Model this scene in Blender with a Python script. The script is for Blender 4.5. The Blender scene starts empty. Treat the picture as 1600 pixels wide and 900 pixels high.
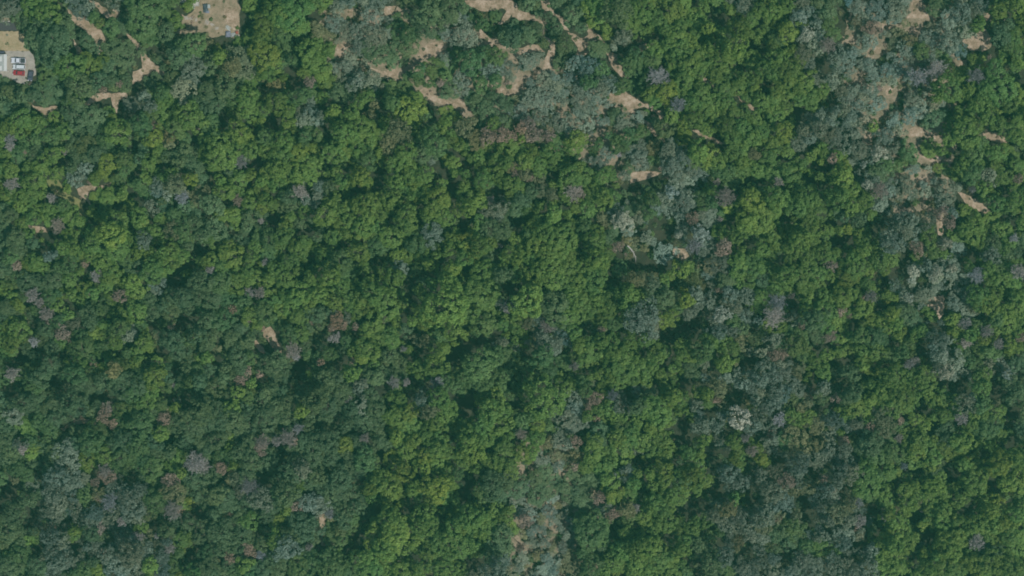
# an aerial view straight down on a wooded slope
HAZE_COL = (0.22, 0.9, 0.63, 1); HAZE_D = 0.00012; SKY_S = 0.082; SUN_E = 4.0; EXPO = 0.2; FILTER = 1.85
# crowns seen in the photograph, in quarter pixels inside 400 x 225 pixel blocks: "x,y[,r]"; letters are foliage kinds
# b bright green, y yellow green, g mid green, d dark grey green, s silver grey, o olive, x bare grey, p withered brown, k dark gap
BLOCKS = {
(0,0): dict(
 b="210,50,80 290,95,60 420,410,90 540,410,75 1090,120,80 1590,220,70 1590,90,50 470,620,50 350,740,50 120,740,70 40,800,60 230,770 110,830,60 680,690,60 720,830,80 1040,570,40 1190,730,140 1060,740,60 1540,620,60 1480,820,110 1560,700,50 1280,870,60 960,850,70",
 y="1370,355,42",
 g="280,470 620,140,50 690,170,50 900,60,110 880,190,70 1000,50,70 1190,280,90 300,850,70 650,860,50 870,770,90 1000,580,60 1100,800,60 1450,600,60 1340,810,60",
 d="110,110,70 230,200,80 320,260,110 200,260,60 400,140,70 350,300,70 260,330,60 770,170,80 1030,200,60 760,330,120 1100,350,110 1310,400,60 480,540,90 610,500,90 690,500,60 330,560,80 130,610,70 40,570,50 270,600,60 460,710,80 580,720,70 970,480,60 1080,480,60 1340,670,100 1300,560,70 1400,540,60 400,230,60 1020,420,60 520,240,45 100,690,40",
 s="60,40,70 560,40,50 1200,420,80 900,600,60 930,660,50 1140,550,60 30,110,40 720,40,40 600,40,40",
 o="1530,380,110 1430,440,50 1280,250,35 1050,850,50 1450,400,50 560,640,45",
 p="1240,820,25 950,780,25 400,860,25 740,520,25 640,560,25 720,660,25",
 x="60,870,40",
 k="820,860,40 770,690,50 880,550,50 1410,270,60 1530,120,60 1000,330,45 1400,740,50 1590,800,40 100,590,30"),
(400,0): dict(
 w="640,500,38",
 b="60,130,90 220,60,110 330,40,70 130,60,70 230,130,70 340,340,80 400,440,60 380,380,60 20,230,60 120,640,80 40,680,60 200,700,60 180,600,40 480,690,60 600,700,80 640,640,40 700,600,50 800,770,40 980,790,50 640,800,80 550,830,80 480,780,60 700,870,60 180,780,60 160,870,60 1190,750,60 1220,870,70 1480,780,50",
 y="40,350,70 60,450,60 120,410,60 960,690,80",
 g="220,370,70 150,200,60 280,250,50 1420,150,70 1010,450,80 1110,420,70 1200,400,60 940,480,50 1080,520,50 1250,350,50 1340,380,60 1420,340,60 1500,350,60 1400,520,50 1500,500,50 1560,560,60 30,610,60 270,600,60 850,640,60 60,850,90 300,850,80 380,840,60 1080,820,70 1110,880,70 900,160,50",
 d="780,330,80 860,300,60 960,300,60 1000,110,90 1080,60,80 1080,170,80 1200,60,70 1540,220,60 1230,540,60 560,620,50 1520,680,90 1440,700,60 1390,620,50 1560,770,60 940,100,50 700,300,50",
 s="500,150,60 560,60,50 640,200,60 720,110,80 740,240,90 830,200,60 650,290,60 590,350,50 700,380,60 640,500,60 720,490,50 560,420,40 620,430,50 880,60,60 1250,120,50 1300,220,70 1190,210,50 1350,290,60 1560,420,60 1480,440,50 1300,480,70 1190,370,40 1280,560,50 1190,640,50 1120,640,60 400,720,50 340,690,70 560,200,50 780,60,60",
 o="370,180,60 740,650,50 730,740,60 880,800,60 900,860,60 1300,800,60 1350,760,40 60,490,50 1350,330,40",
 p="1450,850,55 1540,840,45 1060,580,40 1150,520,25 330,510,35 1420,820,35",
 k="390,110,60 200,440,50 250,500,50 60,550,50 100,760,60 400,650,40 430,780,50 540,630,50 780,590,40 960,410,50 900,430,30 1500,200,40 780,700,40 1060,770,50 1120,740,40 1330,690,30 260,820,30 940,60,50 860,130,30"),
(800,0): dict(
 p="60,800,55 140,835,50 230,845,45 100,770,40 30,860,40",
 b="560,50,60 740,110,70 820,60,60 780,190,60 860,190,60 920,120,60 1000,60,80 1100,60,70 1060,150,60 960,190,70 1040,230,70 1310,60,60 1180,90,50 1150,200,60 1100,260,60 970,270,60 1060,320,60 1160,330,60 1250,280,60 1330,330,70 1400,280,70 1430,160,60 1480,210,70 1540,240,60 1500,120,60 1560,60,50 1380,380,60 1290,400,70 1200,400,60 1110,400,60 1480,380,60 1570,420,50 1380,450,60 1270,460,50 1160,470,60 1440,470,60 1540,480,50 1020,400,50 800,570,60 860,590,60 900,620,50 1010,520,50 1080,490,60 1080,570,60 1180,580,60 1130,640,60 1240,640,60 1200,690,60 1000,720,60 1140,740,60 1330,640,60 1280,700,60 1360,700,60 1450,700,60 1440,790,60 1350,780,60 1520,740,50 1560,640,50 1480,600,50 1400,580,40 1280,800,60 1500,860,60 1380,860,50 1560,820,50 840,670,40",
 y="520,130,70 590,170,60 1230,170,60 960,570,60 1070,790,70 60,860,60 400,860,60",
 g="560,430,50 700,530,60 760,540,60 680,380,50 840,480,50 480,510,60 260,870,50 600,840,60 720,870,50",
 d="240,110,45 380,90,60 430,170,55 330,270,80 160,170,65 60,130,50 200,270,40 540,300,65 100,230,50 40,210,40 300,380,70 520,350,60 640,720,60 960,800,60 660,60,80",
 s="400,390,60 480,410,60 700,260,60 640,250,50 100,380,80 60,350 160,360,40 200,500,60 120,530,60 280,540,60 270,500,40 360,470,60 170,620,70 90,640,60 220,640,60 430,620,80 400,700,70 330,640,60 520,590,60 560,540,50 600,650,70 700,770,60 560,760,60 480,780,60 380,790,60 300,760,60 180,740,60 100,740,50 40,700,50 1440,50,50 440,560,50",
 o="220,800,50 80,800,50 180,840,50 80,600,40 140,790,40",
 x="920,480,58 885,465,40 1040,650,45",
 k="1290,110,80 1160,20,50 880,240,50 640,190,40 1540,300,70 350,670,40 560,820,60 580,690,40 1240,850,40 780,610,30 1420,400,40 1040,860,40 700,320,40"),
(1200,0): dict(
 w="200,110,48 245,205,48 430,690,40 600,740,45",
 s="570,40,60 560,140,60 600,110,60 690,60,80 800,60,70 790,100,60 840,40,60 650,130,50 560,260,60 620,210,60 700,200,70 760,210,60 560,320,60 640,250 200,110,50 240,70,40 240,200,50 280,260,50 270,370,50 300,150,50 1140,110,70 1120,180,70 1220,80,60 1020,180,60 1060,260,60 1000,230,50 1140,260,60 1200,250,60 1300,60,50 860,300,50 900,370,50 580,400,70 640,410,50 480,390,50 430,440,60 400,490,50 500,470,50 660,480,70 720,500,50 820,420,60 860,470,60 980,430,50 1010,360,50 740,440,50 460,560,70 540,560,70 500,620,80 600,600,60 560,680,60 480,680 400,730,50 430,690,50 600,740,60 540,760,50 570,820,60 640,560 680,830,70 730,850,50 780,720,60 820,820,60 860,640,60 920,640,60 960,680,70 900,720,60 1040,660,60 900,590,60 980,590,50 260,850,60 330,800,50 380,830,50 240,800,50 1080,620,50",
 b="40,60,50 110,40,50 60,150,40 100,420,60 160,440,60 140,510,60 60,360,60 40,450,50 60,560 130,660,60 60,740,60 100,820,60 340,600,40 260,590,50 200,550 1130,540,80 1060,600,50 1200,600,60 1280,570,60 1360,560,60 1340,640,60 1280,680,60 1400,620 1460,560,60 1500,480,60 1560,540,60 1520,650,60 1580,600,50 1440,680 1560,320,60 1580,400,50 1470,370,60 1430,440 1340,360,50 1280,420,50 1400,160,50 1320,150,50 1460,60,50 1540,240,60 1180,780,60 1240,830,50 1140,860,50 1300,790 1060,860,50 1500,820,60 1560,850,50 1440,770 1380,730,60 1560,750,50",
 y="140,190,85 1560,50,60 660,790,30 1590,110,40",
 g="1130,420,50 60,230,50 1340,340,50 1500,290,50 380,150,50 960,320,40",
 d="1510,150,60 1040,740,60 380,50,60 1060,330,40 1060,60,50 1000,140,45 1460,240,50",
 o="850,210,50 890,250,40 1000,300,45 900,530,35",
 x="380,280,70 940,480,60 1060,440,60 1300,470,50 300,540,30 215,340,25",
 p="655,170,40",
 k="490,230,60 470,150,50 460,40,50 340,400,70 200,700,60 390,620,50 570,480,45 1410,300,60 1400,200,50 1560,470,40 720,680,50 810,600,50 730,340,40 960,130,35 980,560,30 960,870,60 640,850,30"),
(0,225): dict(
 b="60,160,50 30,60,50 330,60,60 250,140,60 350,180,50 210,230,60 180,300,60 30,320,50 120,330,50 120,390,50 250,400,60 300,400,60 60,210,40 420,280,40 640,180,50 590,240,50 700,320,80 760,320,50 660,360,45 900,200,70 950,110,40 1060,180,50 1190,220,70 1370,50,90 1460,60,90 1300,40,50 1370,220,50 1430,280,70 1490,220,60 1570,40,50 1400,300,50 1560,300,50 1550,380,50 1460,440,70 1380,450,50 700,470,80 650,430,50 760,440,50 860,450,60 890,490,50 990,460,60 560,540,60 570,620,60 760,570,50 830,600,50 720,650,60 860,680,60 920,670,50 560,690,50 700,790,60 960,540,50 1010,590,60 1060,660,60 1140,700,60 1000,680,50 1090,740,50 1330,600,60 1380,760,60 1480,800,80 1310,720,50 1560,720,50 1590,630,50 1540,800,50 1000,800,70 940,790,60 1150,810,50 820,860,50 1460,880,60 130,490,60 200,470,50 180,560,60 240,540,50 260,600,40 440,450,60 490,480,50 450,650,60 380,640,50 210,740,60 490,800,60 680,830,60 660,880,50 560,870,50 430,850,50 280,780,50 60,290,45",
 y="670,120,70 1560,190,50 670,560,80 630,740,60 430,580,70 1440,700,100",
 g="140,40,60 760,90,60 770,170,60 880,300,45 1080,440,60 1130,480,60 780,730,60 360,780,60 430,740,60 60,700,60 100,840,50 1130,540,45 1360,870,60 520,280,40 390,380,40",
 d="200,70,60 870,90,50 1110,110,60 1180,100,50 1260,180,50 1430,160,50 1320,390,60 1560,460,60 1010,360,60 1210,490,50 1180,640,50 1260,580,60 1350,540,60 1400,580,50 1540,610,50 870,780,60 1230,800,60 1240,870,60 60,440,50 40,500,50 90,590,60 100,650,60 60,790,50 160,860,50 220,870,50 320,850,60 470,80,70 440,150,60 540,80,60 600,60,60 30,620,50 200,620,50 1150,400,50",
 s="890,600,50 1040,320,40 1300,830,60 980,870,50 340,560,40 300,700,50 530,150,50 460,220,50 940,390,70 370,220,40",
 o="1090,250,50 1230,330,60 1080,540,50 330,240,40",
 x="1500,110,40 1140,330,45 1480,350,40 1250,730,30 1310,790,40 360,510,45 600,830,40 320,340,40 70,250,40 60,15,40 990,330,35 400,50,30",
 p="100,760,35 530,750,30 150,50,20",
 k="840,190,40 820,290,40 850,350,40 880,150,30 1010,130,40 290,295,25 400,110,40 1130,180,30 1310,180,40 1560,270,35 1570,125,30 560,480,40 500,550,20 940,460,30 320,590,40 260,650,40 1240,660,40 1200,750,40 1090,850,70 740,390,30 510,860,40 820,530,30 700,200,25 820,30,40 970,630,30 1530,650,35"),
(400,225): dict(
 b="60,40,70 140,60,60 250,50,70 330,130,80 380,100,60 120,150,70 200,170,60 270,180,60 30,230,50 330,210,70 480,60,60 560,50,60 640,40,70 490,170,60 540,220,60 620,150,50 690,230,60 700,280,50 770,50,60 860,140,60 930,60,60 960,150,50 870,230,60 820,220,50 960,200,50 1050,190,60 930,280,60 1180,80,50 1240,180,70 1300,60,60 1400,140,60 1420,220,70 1480,100,60 1560,120,60 1500,180,50 1580,250,50 1300,250,60 1150,250,50 60,350,60 100,380,50 300,420,50 480,380,60 430,440,60 560,340,40 620,340,50 640,380,50 520,430,50 580,480,60 380,520,60 700,370,60 760,350,60 830,340,60 780,430,60 850,410,50 700,460,60 660,520,60 740,520,50 190,610,50 300,600,60 480,580,60 560,570,60 640,600,60 720,560,50 940,460,60 920,520,60 980,430,50 840,580,60 790,610,50 1000,350,50 1100,400,70 1200,380,60 1200,320,50 1180,460,60 1260,420,50 1400,470,50 1340,540,60 1400,640,60 1370,700,60 1460,620,60 880,700,60 960,690,60 1030,700,60 1120,700,50 1300,720,50 1420,800,60 1540,760,50 1100,870,60 1200,880,50 1300,870,50 1400,880,50 200,740,80 120,780,60 80,850,60 180,840,70 260,790,60 300,700,60 360,850,60 440,740,70 420,680,50 460,820,60 560,660,60 640,680,60 680,740,70 740,780,50 640,780,50 610,860,50 700,850,70 800,800,60 780,870,50 860,840,60 540,880,50",
 y="650,200,70 180,520,50 1140,340,70 1330,400,70 1230,600,60 1220,660,60 1080,750,60 1240,770,70 1180,800,60 1290,640,45",
 g="690,100,60 80,600,60 1060,620,60 520,740,60 560,800,60 800,700,60 760,640,50 1000,620,50 1480,820,50 1000,790,50 980,530,45",
 d="1030,60,50 1130,60,50 200,330,80 220,380,60 450,270,40 360,460,50 270,500,50 380,580,50 880,480,45 1240,480,50 1040,560,50 1160,540,40 1460,520,60 1540,540,60 1450,720,60 1540,820,50 1040,830,50",
 s="1100,100,50 300,350,50 400,260,40 1440,440,60 1520,400,60 1100,560,70 900,780,50",
 o="930,830,40 1590,150,40",
 x="270,300,50 1460,350,40 60,740,40 30,480,35 1520,640,25",
 k="100,470,60 90,270,40 30,120,40 430,140,30 570,150,35 770,180,60 760,260,45 820,50,40 1150,140,60 1250,50,50 1280,110,40 1230,240,50 1340,180,40 910,300,40 1010,380,40 1240,350,35 1280,500,60 840,470,35 1500,310,45 620,290,40 520,350,35 550,620,40 200,650,40 720,720,30 770,750,35 660,830,25 1190,700,50 1070,820,50 960,860,50 1560,640,50 1500,720,35 330,540,40 240,560,30 340,730,30 270,830,35 1450,60,35"),
(800,225): dict(
 w="1040,570,62 695,480,58 1180,560,42 1000,300,38",
 b="130,50,80 180,110,70 80,110,60 240,40,50 30,250,50 50,310,40 400,150,70 360,200,60 440,190,60 320,240,50 530,270,50 560,210,40 580,340,70 520,370,50 640,330,60 410,380,70 470,410,50 260,440,60 330,440,50 180,380,50 90,420,50 180,480,60 200,550,70 260,530,50 320,530,60 300,600,80 380,600,50 530,540,60 460,590,50 520,610,60 160,620,70 60,660,50 220,680,70 130,720,60 320,680,70 380,710,60 260,760,70 170,800,70 350,780,70 480,660,60 530,720,60 460,760,50 560,770,60 420,850,60 520,850,60 300,850,60 100,850,60 240,860,50 40,820,50 30,720,50 1130,100,60 1170,40,60 1300,110,60 1380,50,60 1440,110,50 1560,150,60 1260,290,50 830,330,50 1560,520,60 1480,560,50 1400,580,60 1560,660,60 1500,690,60 1440,660,50 1330,550,50 1420,760,50 1500,770,60 1560,770,50 1400,820,50 1480,850,50 1460,290,60 720,800,60 1460,170,60 940,820,50",
 y="250,380,50 120,510,60 1240,70,50 1500,350,90 1440,400,70 1480,470,80 1560,420,80 1420,490,60 1000,800,70 1060,790,60",
 g="870,100,40 100,560,70 460,520,60 850,430,60 1290,180,60 1360,160,50 1200,350,50 1250,360,50 880,340,50 1560,300,60 800,800,70 660,820,40",
 d="730,150,80 120,300,40 60,350,60 700,300,45 600,580,50 1560,850,50 1340,850,50 1140,850,50 780,400,40",
 s="500,100,50 550,110,50 800,100,60 760,60,50 700,200,60 950,90,50 1000,140,60 1060,100,50 980,50,50 1060,180,60 1120,150,60 1180,180,60 720,370,60 690,480,60 740,500,50 800,470,50 1000,290,50 940,350,60 1020,340,60 1080,380,60 1060,440,60 980,420,50 1110,330,50 900,400,50 1040,570,70 1000,540,40 1060,510,40 1180,560,50 1240,590,50 1180,640,50 1260,640,50 1200,700,60 1240,760,60 1280,720,50 1220,820,60 1320,760,60 840,580,50 880,610,50 980,680,40 1180,440,50 1150,280,40",
 o="200,310,50 80,190,50 1520,60,50 760,850,50 880,870,50 720,600,50 760,630,40 830,650,50 560,450,40 880,55,30 860,800,50",
 x="370,75,30 665,60,45 495,240,30 385,300,60 1340,330,60 1280,240,40 1300,470,40 1140,640,50",
 p="60,185,48 20,150,36 110,215,30 660,640,40 710,690,40 1340,620,40 1130,470,40 30,180,40 1320,660,40 430,310,30",
 k="240,200,60 180,360,50 330,390,40 640,120,50 450,60,50 700,275,40 780,280,50 860,240,50 760,350,40 60,500,50 420,620,40 950,540,70 880,510,40 800,740,70 880,745,60 960,745,60 700,740,40 640,850,50 1360,480,40 1195,260,30 1560,220,45 1460,240,50 1470,630,40 30,860,40"),
(1200,225): dict(
 w="910,790,62 1050,810,58 1150,780,55 900,850,45 600,125,40 700,55,45 1115,620,40 620,255,35",
 b="20,70,60 80,30,60 220,165,50 440,70,60 360,60,50 180,270,60 280,270,50 130,320,50 380,260,50 240,330,60 320,330,50 460,300,50 540,280,50 60,340,70 40,420,50 130,400,60 200,390,50 600,350,60 660,330,50 540,390,50 440,340,50 330,430,60 250,440,50 160,470,60 560,570,60 640,460,50 700,580,60 320,530,80 250,510,60 180,530,50 380,510,50 40,560,60 100,540,50 210,600,60 280,600,70 60,620,50 160,640,60 40,700,50 130,720,60 240,700,50 340,680,60 400,700,50 480,640,60 600,660,60 540,700,60 560,760,80 640,800,70 700,730,60 760,790,50 480,750,50 500,830,60 380,820,60 260,780,60 320,820,50 200,830,60 120,830,60 60,780,50 620,870,60 700,860,50 1140,60,50 1230,60,60 1220,130,50 1320,130,50 1440,60,60 1500,60,60 1420,130,50 1560,130,50 1480,190,50 1350,270,50 1440,320,60 1430,370,50 1560,350,50 1230,410,50 1280,440,60 1370,400,60 1300,500,60 1380,480,60 1480,420,60 1540,420,50 1500,530,50 1240,540,50 1300,580,60 1200,560,50 1340,640,60 1480,660,50 1330,720,60 1380,780,50 1510,770,60 1460,850,60 1540,860,50 1400,850,50 1240,720,50 1010,580,60 920,700,50 1100,690,40",
 y="330,110,60 470,210,70 500,530,70 740,520,60",
 g="1300,70,70 1280,180,50 1440,760,60 750,130,50 850,70,50 1040,680,40 970,520,40",
 d="380,320,50 500,460,50 560,480,60 720,140,60 1410,620,60 1560,40,40 1500,700,50 1560,680,50",
 s="640,60,60 700,60,60 780,40,70 640,110,50 560,120,40 580,30,50 620,250,60 680,270,50 560,220,50 840,230,60 880,270,60 900,310,60 840,200,50 760,300,50 930,330,40 980,260,50 820,330,50 700,370,50 780,360,50 1060,300,50 1120,290,70 1100,350,60 1140,370,50 880,470,70 950,460,60 900,540,60 930,570,50 850,550,50 780,620,60 760,580,50 830,640,50 920,620,50 1000,480,50 1120,610,50 880,740,60 910,790,70 1050,810,60 1150,780,60 1090,740,50 900,850,60 1160,850,50 980,760,50 1240,840,50 1180,700,50 1400,700,60 1380,190,60 990,640,40",
 o="1070,450,35",
 x="65,240,50 700,290,40 1310,820,60 1570,800,50 1540,590,30 1280,280,35",
 p="410,90,35 1140,490,40 400,760,40 940,650,45 1090,420,40 1570,215,30",
 k="220,40,50 120,110,60 340,140,40 250,210,40 340,240,40 580,160,40 820,180,45 960,130,50 980,360,60 820,400,40 440,600,60 660,530,60 420,490,40 720,470,50 110,480,40 60,710,40 720,850,60 820,830,60 830,720,40 1260,700,60 1180,60,40 1500,480,45 1500,290,40 520,620,35"),
(0,450): dict(
 b="60,60,60 100,100,50 500,80,60 420,170,60 110,260,60 60,350,50 370,330,50 760,160,60 730,210,50 850,160,70 830,110,50 900,260,60 620,410,60 480,470,60 680,470,60 890,340,60 920,370,60 860,400,60 1560,170,60 1290,440,60 940,640,60 900,670,50 1320,730,50 1440,760,50 1570,600,60 130,850,50 900,730,60 360,110,60 440,40,60 680,50,60 980,470,60 960,560,60",
 y="60,240,60 640,230,50 635,290,45 720,340,40 860,440,50 1100,750,40 1480,660,40",
 g="130,60,60 220,140,50 300,60,60 350,210,50 90,320,50 500,300,60 620,110,60 600,170,50 880,110,50 740,250,50 880,230,50 650,360,50 570,440,50 500,380,60 450,540,50 560,510,50 780,480,50 790,400,50 960,350,50 900,500,50 880,560,50 1050,440,50 1180,310,50 1000,240,40 1400,60,60 1380,120,60 1260,140,50 1380,200,60 1500,130,50 1400,420,50 1560,440,50 200,600,60 120,640,50 180,500,50 90,560,50 1220,520,50 820,660,50 1020,640,50 1180,590,50 1540,680,50 520,860,60 600,870,60 860,760,60 800,740,50 800,840,60 870,860,60 960,820,50 1000,730,50 300,880,50 240,840,50",
 d="30,120,50 30,180,50 200,170,50 270,260,70 240,200,50 320,370,60 190,420,60 300,490,70 360,480,60 390,550,60 240,560,60 560,210,60 540,150,60 800,60,50 1040,560,60 1130,560,60 1060,330,60 1110,390,60 1220,300,60 960,150,60 930,80,50 1020,120,60 1070,60,60 1060,160,60 1150,60,80 1230,60,70 1180,130,60 1320,70,60 1290,210,60 1360,280,60 1300,320,50 1440,320,60 1500,250,60 1560,320,50 1480,430,60 1300,510,60 1400,500,60 1160,500,50 560,600,80 640,580,60 500,600,60 620,640,50 460,620,60 780,620,80 860,620,60 740,560,50 1240,590,60 1310,560,50 1340,620,60 1240,680,60 1180,670,50 1390,570,50 1280,700,50 1420,680,50 60,720,60 140,720,60 200,700,60 320,720,60 270,770,50 420,720,60 480,760,50 520,700,50 360,660,50 440,800,50 40,860,50 320,830,60 1140,800,60 1240,780,80 1200,860,60 1300,830,60 1100,850,50 1340,780,50 1400,820,60 1460,840,60 1540,740,50 1560,870,50 1040,870,50 1520,810,50 940,780,45",
 s="460,230,40 80,800,60 780,290,50 820,290,40 1110,700,35 1530,800,35",
 o="700,510,45 1360,380,40 1000,740,40 420,600,40",
 x="210,340,50 70,540,50 670,750,85 200,50,50 290,165,45 560,40,25 1090,610,25 1540,200,25 1560,30,45 1060,240,25 1090,700,30 240,90,35",
 p="700,850,50 640,800,45 1020,820,50 1500,580,50 290,200,40 380,280,35 420,340,25 740,50,30 1450,130,25 580,480,25 1540,520,30 100,430,20 1070,235,20 470,830,20 410,860,20",
 k="200,220,40 440,110,40 680,190,35 720,400,45 980,400,40 1170,200,70 960,250,50 1080,490,40 1110,540,40 110,460,50 240,400,40 60,650,50 130,420,40 400,420,40 640,680,50 330,590,40 1060,680,40 1380,460,60 1160,700,40 900,470,40 620,450,30 1440,610,30 560,700,30"),
(400,450): dict(
 b="290,20,60 240,70,60 180,50,60 120,80,60 60,110,50 330,90,50 380,40,60 220,120,60 260,180,60 440,40,50 560,60,60 480,90,50 660,60,70 720,30,60 640,100,50 880,150,50 590,110,50 640,150,50 700,130,60 1040,60,60 1050,150,60 970,210,60 1380,60,80 1440,100,60 1330,150,60 1290,190,50 1120,190,50 1480,40,50 730,240,80 830,290,50 880,220,60 680,260,50 720,330,60 770,320,50 850,330,50 1100,260,40 1050,300,50 1310,290,60 1550,230,60 1560,300,50 620,390,60 680,380,60 600,430,50 740,420,50 660,430,50 1130,410,110 1080,440,50 1180,380,60 1120,490,60 960,390,60 960,480,50 340,540,50 270,290,40 830,680,60 900,690,60 840,800,60 960,850,60 1150,700,70 1190,790,70 1110,850,60 1260,780,60 1200,870,60 1460,770,110 1400,700,60 1500,700,60 1560,770,60 1420,850,60 1520,860,60 1340,830,50 1180,100,150 800,90,120",
 y="1240,270,70 600,530,70 560,510,40 280,770,50 960,780,60 900,820,60",
 g="40,160,50 1430,230,80 1380,280,50 1450,290,50 200,290,60 190,350,50 450,410,50 310,430,50 560,330,40 1400,480,120 1500,420,60 1480,530,60 1340,500,50 1290,440,50 1380,580,60 1290,560,50 1200,570,60 1240,610,50 1420,600,50 1520,620,50 1560,540,50 1300,640,50 1180,310,50 380,430,40",
 d="340,150,40 940,260,60 540,400,40 900,470,50 840,420,60 310,350,60 400,370,50 440,330,50 80,480,70 140,450,60 60,430,50 180,490,50 120,560,70 100,620,70 160,640,60 30,720,60 130,750,90 180,730,60 60,820,60 190,810,60 240,590,60 300,560,60 290,640,60 470,560,80 420,600,60 500,620,60 420,660,70 500,680,60 360,640,50 370,700,60 440,740,60 350,790,60 440,800,60 260,850,60 320,860,50 540,640,50 530,760,60 600,780,60 590,680,60 620,820,60 560,850,60 700,640,60 740,560,60 800,540,50 700,540,50 720,700,60 740,760,60 680,820,60 740,840,60 430,180,60 380,160,50 320,250,50 400,230,60",
 s="790,200,40 660,740,60 660,600,40 1540,340,40 470,150,50 1040,640,50 1530,90,70 640,640,45 1050,700,70",
 o="1080,760,60 1030,330,40 400,60,0",
 x="1580,120,40 230,390,50 250,430,40 500,310,50 860,590,60 940,590,50 1130,600,50 1150,280,30 920,380,25 260,880,40 20,30,40 580,700,40 460,320,40",
 p="400,465,30 500,200,35 540,230,35 470,255,40 620,240,25 340,220,25 20,540,30 30,650,25 600,450,25",
 k="970,60,50 940,150,40 1270,390,60 1230,450,50 1330,360,50 1410,340,45 1040,380,50 1050,260,40 1510,280,35 1560,20,40 280,500,60 220,600,50 40,580,50 520,470,50 1020,600,60 970,670,40 1330,700,50 1270,710,40 1310,790,60 800,630,40 380,370,35 440,285,40 490,850,40 1000,440,40"),
(800,450): dict(
 c="1430,812,54",
 w="1312,800,50 1220,190,36 1310,165,48 1395,130,40",
 b="60,150,50 380,40,70 450,60,60 420,90,50 540,50,60 600,40,60 580,100,50 640,70,60 690,40,50 730,60,60 800,70,60 510,110,50 620,140,60 700,120,50 760,90,50 30,200,60 20,250,50 340,170,60 420,180,60 380,130,50 560,180,50 580,230,50 690,200,40 720,270,40 1000,180,50 740,340,90 840,320,80 660,330,60 620,360,60 560,330,50 500,340,50 500,400,80 580,420,60 640,410,60 700,440,80 770,420,60 880,390,60 900,330,50 430,360,50 540,460,60 780,490,80 830,520,60 880,480,60 700,530,60 640,500,60 560,540,50 620,560,60 480,560,60 520,510,50 410,480,50 420,330,40 390,270,50 760,560,60 840,580,60 690,590,50 930,540,50 640,620,50 1010,570,60 930,610,50 950,660,50 1060,700,60 1100,340,60 1060,430,50 1000,520,50 1060,520,60 1160,650,60 1220,660,50 1240,340,60 1290,320,50 1370,400,60 1290,440,50 1130,300,40 1520,110,50 1560,60,50 1500,750,30 540,760,50 480,800,50 900,770,70 840,760,60 820,830,60 900,860,60 960,780,50 1040,780,60 1010,840,50 1080,760,50 940,840,50 760,850,50 160,860,60 320,640,50 300,590,50 1330,350,50 600,760,50 700,800,50",
 y="90,90,90 110,60,60 1090,80,40 940,200,50 200,690,160 1010,680,80 1100,420,60 1330,480,60 640,800,60",
 g="140,130,50 150,460,90 190,430,60 60,470,60 120,520,60 40,560,50 240,520,60 220,560,50 340,480,50 1040,120,60 1380,200,50 640,220,50 280,180,50 340,220,50 1200,390,50 460,640,50 60,830,50 80,880,50 220,870,50 20,800,50 680,860,60",
 d="960,80,60 260,120,80 300,90,60 230,70,60 860,30,50 1140,540,60 1560,310,50 860,700,50 500,270,40 1440,250,50 800,740,50 870,150,50 1010,60,50",
 s="820,190,80 780,160,50 860,220,60 880,270,50 160,200,50 340,320,50 330,260,50 270,340,50 1230,80,60 1300,140,50 1340,100,60 1310,180,50 1400,130,60 1260,220,50 1440,180,50 1480,220,50 1380,260,50 1200,290,40 1280,280,50 1160,110,60 1160,50,60 1240,150,50 1440,60,50 1360,40,60 1200,520,50 1580,480,50 1520,420,50 1420,530,60 1360,560,50 1500,550,60 1460,600,50 1500,620,60 1560,580,50 1560,660,60 1520,700,60 1420,640,40 1300,800,50 1200,800,60 1240,840,50 1540,790,60 1560,860,50 1150,730,50 1180,870,50 1500,860,50 1580,740,50 400,680,60 390,760,60 340,820,60 420,830,50 380,870,50 700,680,60 680,740,60 740,720,60 780,660,60 1560,400,50 200,320,50 1540,200,40",
 o="100,220,50 1400,470,50 1280,620,60 1300,690,50 1410,340,45 1430,370,45 500,600,45 1260,580,45",
 x="220,240,50 100,340,50 630,670,35 1240,720,35 560,270,25 1220,190,35 390,490,40",
 p="510,690,45 530,820,30 980,425,40 90,240,25 490,750,25 1300,10,35 550,870,25 1280,700,25",
 k="690,290,30 1130,260,80 1000,280,50 90,390,50 470,270,40 960,330,40 970,460,50 1170,190,40 1520,270,40 1480,450,60 1250,530,40 1080,590,60 1350,610,50 1400,710,80 1240,765,40 730,660,40 350,550,40 450,540,30 20,700,50 60,590,40 890,640,35 820,400,30 550,480,30 1060,860,70 1340,860,40"),
(1200,450): dict(
 w="880,60,48 1080,430,50 1490,540,42 1110,520,48 1100,70,40",
 b="470,60,90 540,40,60 360,40,60 420,60,60 260,50,60 200,70,50 100,130,60 30,200,50 80,240,60 360,140,60 360,230,60 430,200,60 480,250,60 520,300,50 560,160,40 420,320,50 350,420,60 440,430,60 300,470,50 350,530,60 260,540,50 590,390,60 690,400,60 920,300,50 1000,170,40 680,540,60 640,600,80 740,590,60 800,560,70 860,600,70 940,580,60 1000,560,60 900,540,60 700,660,60 840,680,80 920,680,60 1000,660,60 1080,680,60 640,700,50 940,730,40 720,730,60 800,740,60 880,750,50 600,760,60 540,730,60 520,790,50 440,760,60 620,830,50 920,820,70 980,860,50 1040,800,60 1100,800,60 1180,690,50 1300,800,60 1280,860,50 1360,800,60 1420,780,60 1460,830,50 1300,620,60 1380,630,50 1320,560,50 1330,60,60 1420,50,60 1540,60,50 1560,120,60 1580,200,50 1500,230,60 1560,270,50 160,810,60 240,820,60 300,580,50 1200,380,40 240,570,40",
 y="240,100,40 740,80,60 600,130,60 640,170,60 740,240,90 700,170,50 780,160,60 600,490,60 960,270,60 1520,360,50 1280,290,50 1150,200,50 1380,100,80 1500,150,60 1160,270,40 1360,330,40 800,220,50",
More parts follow.
